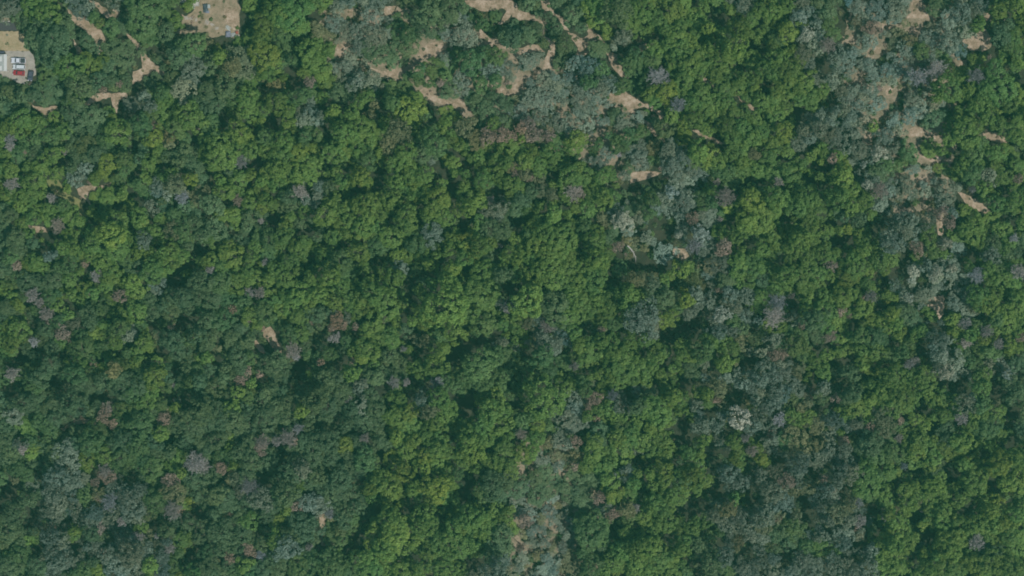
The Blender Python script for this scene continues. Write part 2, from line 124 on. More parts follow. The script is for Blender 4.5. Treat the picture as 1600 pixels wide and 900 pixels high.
 g="590,220,60 590,300,70 680,310,60 840,400,110 900,350,60 760,450,50 760,650,60 1200,440,60 1260,460,60 1320,380,50 1260,350,50 1380,400,50 1300,230,60 1220,210,50 340,340,50 260,360,50 180,360,50 80,360,50 860,840,50 1340,740,50 1400,860,50 200,300,50 130,280,40 690,60,50 1440,200,50 1380,250,50",
 d="300,200,60 860,160,70 900,190,60 460,500,60 520,540,50 500,600,60 1560,820,50 1480,690,50 1560,650,60 1550,720,40 340,700,50 140,700,50 30,500,50 1240,410,40 1560,480,50 540,660,50 500,680,50",
 s="850,40,60 890,60,50 880,110,50 960,60,60 1000,40,50 1040,40,50 1100,60,60 1180,40,60 1240,60,60 1160,100,50 1240,140,60 1300,130,50 960,110,50 1000,210,40 1070,240,50 1060,330,60 1120,320,60 1100,380,60 1040,380,50 1080,430,60 1110,520,60 1060,480,50 1140,570,50 1180,460,50 1250,530,60 1450,540,60 1530,530,50 80,480,60 140,470,60 40,540,60 100,540,50 160,600,60 60,640,60 100,660,60 220,620,50 260,650,50 40,720,50 660,750,60 1240,730,60 180,230,50 30,330,50 60,300,50 1490,530,40 1380,530,50 340,640,50 420,830,50 500,860,50 360,820,50 560,850,50",
 o="200,760,50 180,560,45 300,860,50 720,800,40",
 x="650,50,50 150,50,60 60,90,60 40,180,50 880,480,60 920,460,50 390,300,40 1440,350,50 1370,270,40 1240,225,40 80,820,40 1240,345,40 1210,820,40",
 p="435,680,50 290,660,35 640,870,30 830,830,30 460,150,40 510,170,30 50,430,40 100,405,30 265,350,20 590,60,20 1580,310,25 215,230,25",
 k="170,100,50 310,370,60 500,430,60 530,230,40 710,130,35 1010,230,50 790,330,40 950,380,50 270,590,40 200,470,40 420,590,40 1150,630,60 1430,640,70 1250,610,50 720,490,30 1550,760,50 1500,800,30 610,560,40 380,740,40 980,750,50 1420,520,40"),
(0,675): dict(
 b="210,90,50 590,90,60 640,150,60 540,170,60 1100,200,50 1130,450,45 880,600,60 1120,680,70 40,780,60 460,620,50 1120,850,50 1560,560,50 1520,830,60 170,680,60",
 y="1000,10,50 1130,260,40 1420,100,50 1450,220,40 1180,430,40 930,840,55 600,860,40",
 g="80,250,60 180,60,60 300,40,60 560,60,50 740,170,60 800,220,60 1440,160,50 1080,830,60 820,150,60 900,180,60 940,230,60 100,780,50 160,740,50 960,430,60 1000,380,50 520,400,60 1280,760,60 1450,870,50 860,90,70 130,840,50 520,860,50 1560,860,50 1380,140,50",
 d="60,130,60 30,60,50 260,80,60 340,120,60 290,230,60 450,80,50 720,90,60 780,60,60 960,130,60 960,60,60 880,280,60 1060,130,50 1160,60,50 1340,60,50 1500,130,60 1560,180,60 1560,60,50 1540,260,60 1260,300,80 1200,300,60 1300,360,60 1220,400,60 1340,400,60 1400,420,60 1540,440,60 1450,460,50 930,520,60 1000,470,50 140,430,60 190,430,60 60,500,60 40,460,50 80,560,50 40,620,60 100,640,60 200,620,60 120,700,50 220,840,60 620,660,60 560,640,60 1260,590,60 1240,670,60 1320,620,60 1380,640,60 1420,700,60 1340,690,50 1440,580,60 1500,540,60 1520,640,60 1560,660,50 1240,820,50 1320,800,60 1420,830,60 1380,740,50 1470,740,50 1340,870,60 40,860,60 580,820,60 1080,560,60 1170,590,50 1040,620,50",
 s="120,80,60 400,130,80 430,180,60 360,190,40 330,300,80 320,380,70 400,320,60 280,320,50 480,330,60 460,400,60 700,360,60 680,410,50 780,370,50 860,370,60 800,420,60 820,480,80 740,470,60 700,520,60 640,500,60 580,510,60 560,560,60 650,560,60 760,600,60 720,640,40 870,530,50 340,460,60 300,500,60 250,540,50 360,520,60 400,590,60 320,580,50 320,740,70 380,740,60 300,660,60 380,680,60 400,800,60 340,830,60 260,790,50 480,800,50 540,720,50 600,720,50 660,780,60 700,720,60 760,700,60 820,690,60 800,760,60 860,780,60 760,820,60 840,850,60 720,860,60 900,740,60 1000,700,60 1040,690,50 1000,840,60 1000,780,50 1500,380,60 500,740,40",
 o="90,310,50 560,430,50 880,700,40 1080,390,45 1480,290,45 620,390,40",
 x="1210,190,70 1260,210,45 650,240,50 680,440,50 860,660,45 760,560,40 1080,490,60 620,600,40 1060,730,50 1560,340,45 980,650,30 140,110,30",
 p="1065,310,55 660,280,45 590,320,40 1440,520,30 1545,720,40 1440,790,40 1560,760,35 610,410,30 485,345,20 650,750,25 330,600,25 1120,480,30 1380,230,35",
 k="60,370,80 20,290,40 220,270,60 820,290,50 1230,510,60 1310,500,40 180,570,60 210,500,50 440,560,40 230,730,50 480,720,40 690,650,50 1190,780,50 1180,850,60 960,580,40 1300,690,30"),
(400,675): dict(
 b="110,680,60 510,770,60 980,60,60 940,120,60 1060,30,60 920,180,50 1120,120,60 1120,180,60 1140,60,60 1180,40,50 1260,60,60 1200,130,60 1290,120,60 1260,180,50 1330,60,60 1360,130,60 1400,70,60 1320,200,60 1380,230,50 1440,40,60 1500,90,60 1440,180,60 1540,60,60 1560,140,60 1500,200,60 1560,220,50 1200,250,60 1120,250,50 700,360,60 760,330,60 720,420,60 800,420,60 860,330,60 700,310,50 1010,420,60 1100,420,60 1180,410,60 1180,320,60 1060,500,60 1000,520,60 1100,560,60 1030,600,60 1080,640,60 1180,560,60 1240,520,60 1160,620,60 1240,600,60 1280,580,50 1140,690,60 1220,680,70 1300,640,60 1340,540,60 1380,480,60 1500,490,60 1560,520,60 1440,540,60 1400,590,60 1340,620,60 1460,600,50 1560,580,50 1380,680,60 1290,720,60 1420,660,60 1440,740,50 1360,760,50 640,790,60 720,780,60 600,760,50 800,820,60 740,850,60 880,830,50 960,820,60 660,860,60 820,870,60 900,880,60 1000,740,60 1030,860,60 1120,800,60 1200,780,60 1160,860,60 1260,850,60 1080,750,60 1240,770,50",
 y="550,80,45 260,350,50 180,500,40 130,640,60 900,60,70 870,30,50 860,240,60 920,260,60 1000,200,60 1060,150,60 1040,230,50 830,370,80 980,370,60 1060,340,80 1140,360,70 850,570,110 740,620,90 700,700,70 940,600,80 900,720,80 800,740,70 980,680,60 850,660,100",
 g="130,380,60 680,180,60 740,180,60 1340,280,60 1260,270,50 1340,400,70 1420,420,50 1400,380,50 460,640,60 480,700,60 260,820,60 330,840,60 440,790,60 400,830,60 480,850,60 560,820,60 540,680,60 580,620,50 600,540,60 240,870,50 350,780,50",
 d="60,130,60 40,200,60 120,160,50 220,90,60 260,130,60 300,60,60 360,80,60 360,150,60 440,60,60 420,130,60 470,170,60 250,190,60 200,260,60 170,340,70 190,400,60 240,410,50 340,310,60 380,280,60 430,330,70 480,340,60 520,300,60 580,320,60 520,380,60 470,400,60 560,420,60 600,390,60 640,420,50 500,470,60 560,500,60 540,560,60 620,480,50 80,470,60 130,460,60 60,530,60 240,560,60 300,600,90 350,600,60 260,640,60 360,680,60 300,540,60 200,660,50 320,730,60 60,620,60 40,700,60 90,800,60 40,860,60 140,860,60 160,800,60 660,80,60 700,140,60 620,60,60 740,80,60 560,140,60 600,190,60 640,240,60 560,240,60 700,250,50 780,60,50 1480,340,80 1560,300,60 1540,380,60 1460,280,50 1500,700,60 1540,650,60 1580,740,60 1480,790,60",
 s="280,240,60 440,460,60 380,460,60 340,440,60 400,430,50 40,350,60 30,420,50 230,700,60 180,730,60 220,760,60 1540,800,60 1420,870,60 1500,870,60 1580,850,50",
 x="40,60,60 130,60,50 200,40,50 30,770,40 750,260,28 680,40,30 460,510,40 330,720,25",
 p="240,60,40 250,470,35 410,640,35 410,560,25 720,80,25 20,110,35",
 o="100,210,0 470,520,40",
 k="160,150,50 60,300,60 80,590,35 1050,260,60 1300,350,60 1300,430,40 810,180,40 740,490,60 680,560,35 640,650,60 570,740,40 960,460,50 1390,270,40 1360,830,70 1420,480,30 1170,540,35 1000,780,40 640,320,35 1220,30,40 1240,200,35"),
(800,675): dict(
 b="160,40,60 100,60,60 60,130,60 30,190,50 120,130,50 520,130,70 600,120,60 680,120,80 620,180,60 740,140,60 660,40,60 520,60,60 740,40,60 820,60,60 880,110,60 900,50,60 960,60,60 960,130,60 860,170,50 1000,100,60 480,160,50 1120,100,70 1200,60,60 1180,130,60 1150,50,50 1390,60,50 1100,220,60 1170,200,60 1060,250,60 900,220,60 960,240,60 980,200,50 900,270,60 960,300,50 1120,280,60 1180,260,60 1200,340,60 1140,360,60 1080,350,50 760,330,50 820,330,60 880,340,60 780,270,40 840,420,60 900,440,60 960,420,60 860,480,60 930,500,60 980,480,50 1000,400,60 900,550,60 960,570,60 830,530,50 1060,570,60 1000,620,60 940,640,60 1060,630,50 880,600,60 720,690,60 660,690,60 760,650,50 680,750,60 760,740,60 820,700,60 860,720,60 900,760,60 830,780,60 920,800,60 1000,780,60 1060,740,60 1020,700,60 1080,690,50 960,840,60 860,850,60 780,820,60 700,830,60 640,810,60 580,860,50 760,880,50 1060,830,50 1000,860,50 600,780,40 1150,550,60 1220,570,60 1200,520,50 1390,420,60 1440,460,50 1380,180,60 1440,200,60 1540,100,50",
 y="620,310,95 620,390,50 1560,170,55",
 g="1050,310,60 470,560,80 520,530,60 480,630,70 540,600,60 600,560,60 680,560,60 740,540,60 660,610,40 420,610,50 470,700,50 540,660,50 480,800,50 440,760,50 500,850,60 1240,660,60 1300,640,50 1280,760,60 1120,860,50 1140,780,50 1320,860,50",
 d="560,50,50 220,250,70 160,290,60 260,290,60 60,300,60 40,360,60 160,400,60 420,320,60 460,310,50 480,370,60 420,390,60 330,350,50 560,700,60 520,740,60 1180,720,60 1220,740,50 1260,830,60 1200,860,60 440,440,50 360,400,50 220,370,50",
 s="300,60,50 360,80,50 180,170,60 160,110,50 220,200,50 290,220,50 800,100,50 740,240,50 120,340,60 60,420,60 250,420,60 340,450,50 100,470,50 160,450,45 40,510,50 230,500,50 320,520,50 260,560,45 130,520,45 180,610,50 120,620,45 300,600,50 340,650,45 200,700,50 120,700,50 60,760,45 320,720,50 220,800,50 280,820,50 180,860,50 40,850,50 260,870,45 380,700,45 390,620,45 550,500,50 1300,80,60 1340,100,50 1280,530,60 1400,530,60 1250,450,60 1290,450,50 1320,280,60 1300,300,50 1360,260,50 1380,330,60 1450,320,60 1520,260,60 1560,300,50 1520,350,60 1580,360,50 1560,430,50 1540,500,60 1580,540,50 1500,570,60 1340,580,60 1420,600,60 1360,700,60 1420,680,60 1500,640,60 1560,650,60 1340,780,60 1420,800,60 1560,820,60 1440,860,60 1330,440,50 1360,380,40",
 o="220,70,50 280,150,50 340,170,50 400,160,45 280,460,45 180,540,45 240,640,50 60,640,45 260,730,45 160,770,45 100,830,45 340,780,45 420,660,45 400,840,50 1350,480,50 1400,740,50 720,490,40 1560,580,50 1240,450,0",
 x="300,320,35 330,300,35 560,760,28 50,720,35 1460,40,50 770,480,35 1500,120,35 60,15,30",
 p="540,420,35 620,520,35 400,60,30 80,560,40 1080,400,35 410,545,30 1340,460,35 550,400,30 620,560,20 660,500,25 390,220,25",
 k="1080,60,60 850,220,50 1270,150,60 1250,250,50 1150,460,90 1090,480,60 1280,360,60 1040,170,40 770,180,40 660,230,30 820,390,40 650,630,50 760,630,30 980,680,40 1500,240,50 1140,820,50 1500,420,50 1480,760,60 390,290,40 80,230,50 1300,700,35"),
(1200,675): dict(
 w="390,370,40 560,850,35",
 b="600,220,60 640,230,50 600,160,50 760,200,50 880,90,60 950,60,60 930,130,60 1000,100,60 1030,60,60 860,60,50 960,200,60 1040,170,50 1100,100,60 1140,140,60 1200,60,60 1260,60,60 1310,100,60 1230,110,60 1180,190,60 1230,210,60 1280,180,60 1400,70,60 1440,90,60 1480,60,50 1540,110,50 1420,160,60 1460,200,60 1400,190,50 1520,180,60 1580,170,50 1420,250,60 1500,240,60 1360,260,60 1290,240,60 530,320,50 580,340,60 620,310,60 740,300,60 720,380,60 760,340,60 540,400,50 740,430,60 920,340,60 940,400,60 1000,330,60 1060,350,60 1100,320,60 1020,410,60 1100,400,60 1150,380,60 1080,440,60 880,450,60 1000,480,60 1040,480,60 1160,500,60 1200,470,50 1100,500,60 900,480,50 1210,330,50 1240,390,60 1220,430,50 1290,430,60 1290,330,60 1340,340,60 1370,350,60 1410,390,50 1560,310,60 1480,390,60 1560,380,60 1340,420,60 1430,430,60 1380,460,60 1560,440,60 1400,500,60 1460,520,60 1560,520,60 1580,480,50 700,540,60 760,520,60 800,560,60 720,580,60 860,570,60 740,620,60 800,630,60 860,640,60 970,620,60 1040,550,60 1100,570,60 1060,620,60 1120,640,60 1180,570,60 1200,620,60 1260,540,60 1270,600,60 1240,660,60 1330,560,60 1360,620,60 1420,600,60 1480,590,60 1540,580,60 1580,630,60 1440,660,60 1380,680,60 1520,670,60 1560,720,60 1160,690,60 1100,700,60 1140,740,60 1060,700,60 880,700,60 800,710,60 740,700,60 740,770,60 800,780,60 830,850,60 720,850,60 780,850,50 860,760,50 940,760,50 1060,770,60 1000,750,50 1200,760,60 1280,770,60 1400,820,60 1480,780,60 1300,830,60 1240,830,60 1140,850,60 1060,830,60 1000,870,60 1180,870,60 1360,870,60 1460,850,60 1540,820,60 1580,870,60 1520,880,50 640,680,60 340,760,60",
 y="440,60,40 860,370,70 850,510,60 990,560,70 1490,330,60 960,850,60 1330,480,40",
 g="120,60,60 740,140,60 680,150,60 790,140,50 680,290,60 640,400,60 600,390,60 680,430,60 800,60,50 240,720,50 160,610,50 440,750,50 640,640,40",
 d="540,60,60 580,100,60 660,80,60 620,50,50 1120,60,50 1070,180,50 1560,60,50 1220,720,50 1350,760,60 1420,750,60 100,620,50 40,650,50 60,720,50 200,680,50 140,700,50 160,780,50 240,60,50",
 s="40,50,60 60,140,50 150,120,60 240,130,50 330,150,60 380,120,50 480,120,60 260,190,50 200,200,60 340,200,50 400,180,60 110,230,50 180,260,60 60,260,60 400,240,60 460,240,60 520,260,60 480,200,60 540,190,60 380,290,50 440,310,50 360,370,60 400,390,50 240,390,50 100,430,60 130,470,50 300,460,60 340,480,60 400,460,60 280,510,40 470,520,60 540,490,60 500,560,60 320,600,60 380,560,60 440,600,60 480,640,60 580,620,50 360,650,60 400,680,60 260,640,50 480,700,40 420,840,60 220,800,60 300,840,60 560,850,60 640,860,60 40,800,60 260,870,50 660,740,50 40,470,50 960,700,50 590,820,60 40,380,50",
 o="300,80,50 320,290,50 80,330,45 160,390,50 60,540,50 200,510,45 180,550,45 420,520,50 520,450,50 280,330,45 610,840,45 930,440,40 180,60,50",
 x="710,220,30 850,215,50 440,410,45 580,560,50 1300,690,40 970,485,22 740,530,28 560,440,40 820,40,30",
 p="120,310,40 480,60,40 60,545,30 560,610,25 30,20,25 460,45,25 350,290,25",
 k="60,180,60 380,220,35 260,290,40 220,440,60 270,540,50 580,700,50 650,500,50 800,320,50 950,265,40 880,260,30 1150,300,40 1190,390,35 1230,490,45 1290,480,40 930,540,45 1000,660,50 920,800,50 1420,330,45 1360,120,50 1500,60,50 1130,210,30 1510,440,35 480,380,35 120,800,40 520,840,40 690,610,40 380,720,40"),
}
# bare ground, in photograph pixels: (kind, name, outline)
SOIL = [
 ("track","104,9 112,14 125,27 150,38 160,50 165,62 161,80 152,88 150,70 140,55 128,45 112,32"),
 ("clearing","115,60 125,75 131,83 120,85"),
 ("track","140,0 155,5 168,14 174,24 172,30 165,28 155,15"),
 ("clearing","178,15 187,16 188,27 176,31 172,24"),
 ("track","195,50 215,65 228,85 236,95 250,105 259,116 250,118 237,109 233,118 220,124 207,131 206,112 222,106 220,88 205,65"),
 ("clearing","150,145 196,144 199,153 184,158 182,176 176,172 172,152 150,158 132,166 136,155"),
 ("clearing","48,165 75,168 90,163 84,172 72,180 60,174"),
 ("clearing","724,0 733,10 755,18 774,17 785,12 792,16 786,26 777,39 785,38 798,26 803,12 795,0"),
 ("track","795,0 808,4 812,15 830,22 845,28 850,42 856,47 848,46 845,36 820,30 812,33 800,26"),
 ("track","845,0 858,0 862,14 875,25 887,32 889,48 881,46 872,30 860,18 848,14"),
 ("clearing","886,50 900,54 911,60 919,54 914,39 920,37 928,48 938,58 945,68 935,61 923,70 920,83 906,88 897,87 903,75 893,60"),
 ("track","851,58 866,63 867,82 863,106 848,107 854,88 858,72"),
 ("clearing","803,80 825,71 840,69 852,82 838,81 810,86"),
 ("clearing","998,70 1011,68 1016,80 1003,83"),
 ("track","946,80 965,85 966,100 976,108 976,120 969,120 957,105 950,92"),
 ("clearing","950,146 964,150 975,142 985,150 995,155 1000,160 1015,164 1030,172 1039,183 1033,188 1025,177 1006,167 997,169 993,179 983,176 975,165 960,158"),
 ("track","1005,188 1016,194 1026,208 1041,221 1038,223 1022,213 1012,203"),
 ("track","1080,204 1096,202 1101,212 1116,215 1132,226 1125,226 1110,219 1095,214"),
 ("track","1095,120 1103,122 1113,132 1121,138 1113,139 1102,130"),
 ("track","1145,139 1152,148 1166,158 1184,171 1178,175 1160,161 1147,150"),
 ("clearing","523,70 546,67 541,80 535,93 527,86"),
 ("clearing","542,15 552,15 550,26 543,26"),
 ("clearing","653,82 663,72 680,65 700,69 707,80 690,86 675,91 653,91"),
 ("track","748,42 757,49 766,64 779,71 800,75 800,78 775,75 760,71 750,58"),
 ("track","575,104 600,112 620,104 623,114 631,126 615,121 590,113"),
 ("track","655,140 670,136 679,147 691,152 705,159 722,152 729,162 731,169 715,171 700,167 685,161 665,156"),
 ("track","764,130 775,136 800,143 800,148 788,149 773,143"),
 ("clearing","599,10 619,9 613,26 600,23"),
 ("track","800,134 815,124 838,111 842,116 821,130 805,148 797,148"),
 ("clearing","1424,0 1436,0 1442,10 1452,15 1461,34 1450,29 1432,29 1416,29 1424,15"),
 ("clearing","1377,36 1396,41 1394,49 1379,46"),
 ("clearing","1419,41 1433,44 1431,53 1419,53"),
 ("clearing","1365,73 1377,74 1375,86 1365,83"),
 ("clearing","1504,62 1522,56 1530,47 1540,46 1550,62 1548,74 1535,81 1515,79 1504,71"),
 ("clearing","1535,20 1553,21 1551,36 1539,31"),
 ("clearing","1383,137 1395,139 1394,151 1383,149"),
 ("track","1415,205 1430,197 1455,204 1472,215 1469,221 1448,213 1435,213 1421,216"),
 ("track","1534,208 1555,206 1566,212 1578,223 1560,223 1540,218"),
 ("clearing","1499,94 1511,93 1509,104 1497,103"),
 ("track","1496,299 1510,304 1526,312 1550,331 1546,335 1525,329 1509,318"),
 ("clearing","1434,240 1450,244 1465,244 1489,248 1486,256 1470,251 1460,257 1445,249"),
 ("track","1431,277 1456,276 1453,285 1432,284"),
 ("clearing","1447,470 1462,463 1476,460 1476,490 1468,499 1460,482 1445,480"),
 ("clearing","1463,334 1476,339 1474,369 1466,368 1463,350"),
 ("grass","70,280 90,280 95,290 105,303 125,312 130,330 135,339 128,338 117,326 100,311 80,300"),
 ("track","119,295 130,289 160,290 173,284 171,293 150,299 138,304 141,321 132,312 122,304"),
 ("clearing","40,351 60,353 77,357 73,363 58,363 48,358"),
 ("track","96,669 112,660 125,654 140,654 137,661 118,664 99,673"),
 ("clearing","409,518 422,509 429,519 431,526 439,546 439,552 429,549 419,536 411,526"),
 ("track","397,529 408,539 419,554 405,549 397,539"),
 ("clearing","984,270 1010,267 1034,270 1015,279 1000,283 984,288"),
 ("clearing","1052,388 1070,389 1077,400 1068,406 1051,401"),
 ("track","499,803 508,803 509,852 502,852"),
]
import bpy, bmesh, math, random
import numpy as np
from mathutils import Vector, Matrix

S = bpy.context.scene
COL = S.collection
rng = np.random.default_rng(11)
random.seed(5)
CAM_H = 600.0            # flying height above the ground, metres
MPP = 0.24               # metres on the ground per photograph pixel
SUN_EL, SUN_AZ = math.radians(54), math.atan2(0.74, -0.67)   # azimuth clockwise from +Y (the sun stands to the south east)
SUN_DIR = Vector((math.sin(SUN_AZ) * math.cos(SUN_EL), math.cos(SUN_AZ) * math.cos(SUN_EL), math.sin(SUN_EL)))

# ------------------------------------------------------------------ helpers
def hgt(x, y):
    """height of the ground"""
    return (0.9 * np.sin(x * 0.021 + 0.6) * np.cos(y * 0.018 - 0.4) + 0.6 * np.sin(x * 0.011 - y * 0.027 + 1.3)
            - 0.4 * np.cos(y * 0.03 + x * 0.006))

def at(px, py, z=0.0):
    """where a point of the photograph lies on the plane of height z above the datum"""
    f = MPP * (CAM_H - z) / CAM_H
    return (px - 800) * f, (450 - py) * f

def mesh_np(name, V, F, mats=None, col=None, smooth=False):
    me = bpy.data.meshes.new(name)
    V = np.asarray(V, np.float32); F = np.asarray(F, np.int32)
    n = F.shape[1]
    me.vertices.add(len(V)); me.vertices.foreach_set('co', V.ravel())
    me.loops.add(F.size); me.loops.foreach_set('vertex_index', F.ravel())
    me.polygons.add(len(F))
    me.polygons.foreach_set('loop_start', np.arange(0, F.size, n, dtype=np.int32))
    me.polygons.foreach_set('loop_total', np.full(len(F), n, np.int32))
    if smooth: me.polygons.foreach_set('use_smooth', np.ones(len(F), bool))
    if col is not None:
        a = me.color_attributes.new('tint', 'FLOAT_COLOR', 'POINT')
        a.data.foreach_set('color', np.asarray(col, np.float32).ravel())
    me.update(calc_edges=True)
    for m in (mats or []): me.materials.append(m)
    return me

def link(name, me, parent=None, loc=(0, 0, 0)):
    o = bpy.data.objects.new(name, me); COL.objects.link(o)
    o.location = loc
    if parent is not None: o.parent = parent
    return o

def tag(o, label=None, cat=None, group=None, kind=None):
    if label: o['label'] = label
    if cat: o['category'] = cat
    if group: o['group'] = group
    if kind: o['kind'] = kind
    return o

def empty(name, loc, rz=0.0):
    o = bpy.data.objects.new(name, None); COL.objects.link(o)
    o.location = loc; o.rotation_euler = (0, 0, rz); o.empty_display_size = 0.5
    return o

def copy_tree(o, parent=None):
    c = o.copy(); COL.objects.link(c); c.parent = parent
    for ch in list(o.children): copy_tree(ch, c)
    return c

# ------------------------------------------------------------------ materials
def mat(name):
    m = bpy.data.materials.new(name); m.use_nodes = True
    nt = m.node_tree; b = nt.nodes['Principled BSDF']
    return m, nt, b

def plain(name, c, rough=0.6, metal=0.0, spec=0.4, var=0.12, scale=6.0):
    m, nt, b = mat(name)
    n = nt.nodes.new('ShaderNodeTexNoise'); n.inputs['Scale'].default_value = scale; n.inputs['Detail'].default_value = 5
    tc = nt.nodes.new('ShaderNodeTexCoord'); nt.links.new(tc.outputs['Object'], n.inputs['Vector'])
    r = nt.nodes.new('ShaderNodeValToRGB')
    r.color_ramp.elements[0].position = 0.3; r.color_ramp.elements[1].position = 0.7
    r.color_ramp.elements[0].color = (*[v * (1 - var) for v in c], 1); r.color_ramp.elements[1].color = (*[min(1, v * (1 + var)) for v in c], 1)
    nt.links.new(n.outputs['Fac'], r.inputs['Fac']); nt.links.new(r.outputs['Color'], b.inputs['Base Color'])
    b.inputs['Roughness'].default_value = rough; b.inputs['Metallic'].default_value = metal
    b.inputs['Specular IOR Level'].default_value = spec
    return m

def leaf_mat(name, attr=False, trans=0.22, noise=0.5):
    m, nt, b = mat(name)
    N = nt.nodes.new; L = nt.links.new
    if attr:
        src = N('ShaderNodeAttribute'); src.attribute_name = 'tint'; cout = src.outputs['Color']
    else:
        src = N('ShaderNodeObjectInfo'); cout = src.outputs['Color']
    geo = N('ShaderNodeNewGeometry')
    mr = N('ShaderNodeMapRange'); mr.inputs['To Min'].default_value = 0.72; mr.inputs['To Max'].default_value = 1.28
    L(geo.outputs['Random Per Island'], mr.inputs['Value'])
    mul = N('ShaderNodeMix'); mul.data_type = 'RGBA'; mul.blend_type = 'MULTIPLY'; mul.inputs['Factor'].default_value = 1
    L(cout, mul.inputs['A']); L(mr.outputs['Result'], mul.inputs['B'])
    tc = N('ShaderNodeTexCoord')
    no = N('ShaderNodeTexNoise'); no.inputs['Scale'].default_value = 0.45; no.inputs['Detail'].default_value = 3
    L(tc.outputs['Object'], no.inputs['Vector'])
    hs = N('ShaderNodeHueSaturation')
    m2 = N('ShaderNodeMapRange'); m2.inputs['From Min'].default_value = 0.3; m2.inputs['From Max'].default_value = 0.7
    m2.inputs['To Min'].default_value = 0.5 - 0.028 * noise; m2.inputs['To Max'].default_value = 0.5 + 0.028 * noise
    L(no.outputs['Fac'], m2.inputs['Value']); L(m2.outputs['Result'], hs.inputs['Hue'])
    m3 = N('ShaderNodeMapRange'); m3.inputs['From Min'].default_value = 0.3; m3.inputs['From Max'].default_value = 0.7
    m3.inputs['To Min'].default_value = 1 + 0.3 * noise; m3.inputs['To Max'].default_value = 1 - 0.3 * noise
    L(no.outputs['Fac'], m3.inputs['Value']); L(m3.outputs['Result'], hs.inputs['Value'])
    L(mul.outputs['Result'], hs.inputs['Color'])
    L(hs.outputs['Color'], b.inputs['Base Color'])
    b.inputs['Roughness'].default_value = 0.62; b.inputs['Specular IOR Level'].default_value = 0.25
    out = nt.nodes['Material Output']
    if trans:
        tr = N('ShaderNodeBsdfTranslucent'); L(hs.outputs['Color'], tr.inputs['Color'])
        ms = N('ShaderNodeMixShader'); ms.inputs['Fac'].default_value = trans
        L(b.outputs['BSDF'], ms.inputs[1]); L(tr.outputs['BSDF'], ms.inputs[2]); L(ms.outputs['Shader'], out.inputs['Surface'])
    return m

def ground_mat(name, ramp, scale=0.35, fine=3.0, bump=0.25):
    m, nt, b = mat(name)
    N = nt.nodes.new; L = nt.links.new
    tc = N('ShaderNodeTexCoord')
    n1 = N('ShaderNodeTexNoise'); n1.inputs['Scale'].default_value = scale; n1.inputs['Detail'].default_value = 8; n1.inputs['Roughness'].default_value = 0.68
    n2 = N('ShaderNodeTexNoise'); n2.inputs['Scale'].default_value = fine; n2.inputs['Detail'].default_value = 6
    L(tc.outputs['Object'], n1.inputs['Vector']); L(tc.outputs['Object'], n2.inputs['Vector'])
    mx = N('ShaderNodeMix'); mx.data_type = 'FLOAT'; mx.inputs['Factor'].default_value = 0.35
    L(n1.outputs['Fac'], mx.inputs['A']); L(n2.outputs['Fac'], mx.inputs['B'])
    r = N('ShaderNodeValToRGB'); e = r.color_ramp.elements
    while len(e) < len(ramp): e.new(0.5)
    for k, (p, c) in enumerate(ramp): e[k].position = p; e[k].color = (*c, 1)
    L(mx.outputs['Result'], r.inputs['Fac']); L(r.outputs['Color'], b.inputs['Base Color'])
    b.inputs['Roughness'].default_value = 0.95; b.inputs['Specular IOR Level'].default_value = 0.1
    bp = N('ShaderNodeBump'); bp.inputs['Strength'].default_value = 0.5; bp.inputs['Distance'].default_value = bump
    L(mx.outputs['Result'], bp.inputs['Height']); L(bp.outputs['Normal'], b.inputs['Normal'])
    return m

M = {}
M['leaf'] = leaf_mat('leaves')
M['leaf_mass'] = leaf_mat('leaves_of_the_mass', attr=True)
M['twig'] = leaf_mat('dry_twigs', trans=0.0, noise=0.4)
M['bark'] = plain('bark', (0.14, 0.115, 0.09), 0.9, spec=0.1, var=0.35, scale=4)
M['litter'] = ground_mat('leaf_litter', [(0.3, (0.018, 0.026, 0.016)), (0.5, (0.03, 0.036, 0.022)), (0.72, (0.075, 0.068, 0.045))])
M['soil'] = ground_mat('sandy_soil', [(0.36, (0.12, 0.10, 0.06)), (0.45, (0.21, 0.16, 0.108)), (0.53, (0.29, 0.22, 0.158)), (0.64, (0.40, 0.325, 0.25))], 0.32, 1.6)
M['drygrass'] = ground_mat('dry_grass', [(0.34, (0.14, 0.135, 0.065)), (0.44, (0.23, 0.19, 0.11)), (0.55, (0.29, 0.23, 0.145)), (0.68, (0.36, 0.29, 0.2))], 0.4, 2.5)
M['glade'] = ground_mat('olive_grass', [(0.25, (0.08, 0.10, 0.04)), (0.45, (0.14, 0.15, 0.06)), (0.65, (0.21, 0.18, 0.09)), (0.8, (0.27, 0.21, 0.12))], 0.4, 5)
M['gravel'] = ground_mat('pale_gravel', [(0.34, (0.16, 0.148, 0.128)), (0.45, (0.235, 0.216, 0.186)), (0.56, (0.29, 0.265, 0.23)), (0.7, (0.34, 0.315, 0.275))], 0.35, 3, 0.05)
M['slope'] = ground_mat('dry_slope_soil', [(0.32, (0.075, 0.08, 0.045)), (0.45, (0.15, 0.13, 0.085)), (0.56, (0.24, 0.19, 0.135)), (0.7, (0.33, 0.26, 0.195))], 0.2, 2.5)
M['yard'] = ground_mat('trampled_yard', [(0.3, (0.09, 0.085, 0.045)), (0.42, (0.165, 0.14, 0.09)), (0.54, (0.24, 0.19, 0.13)), (0.72, (0.32, 0.25, 0.18))], 0.4, 3)
M['asphalt'] = plain('asphalt', (0.05, 0.05, 0.052), 0.9, spec=0.2, var=0.25, scale=3)
M['concrete'] = plain('concrete', (0.36, 0.34, 0.31), 0.9, spec=0.2, var=0.15)

# ------------------------------------------------------------------ foliage shapes (numpy)
def unit(a): return a / (np.linalg.norm(a, axis=-1, keepdims=True) + 1e-9)

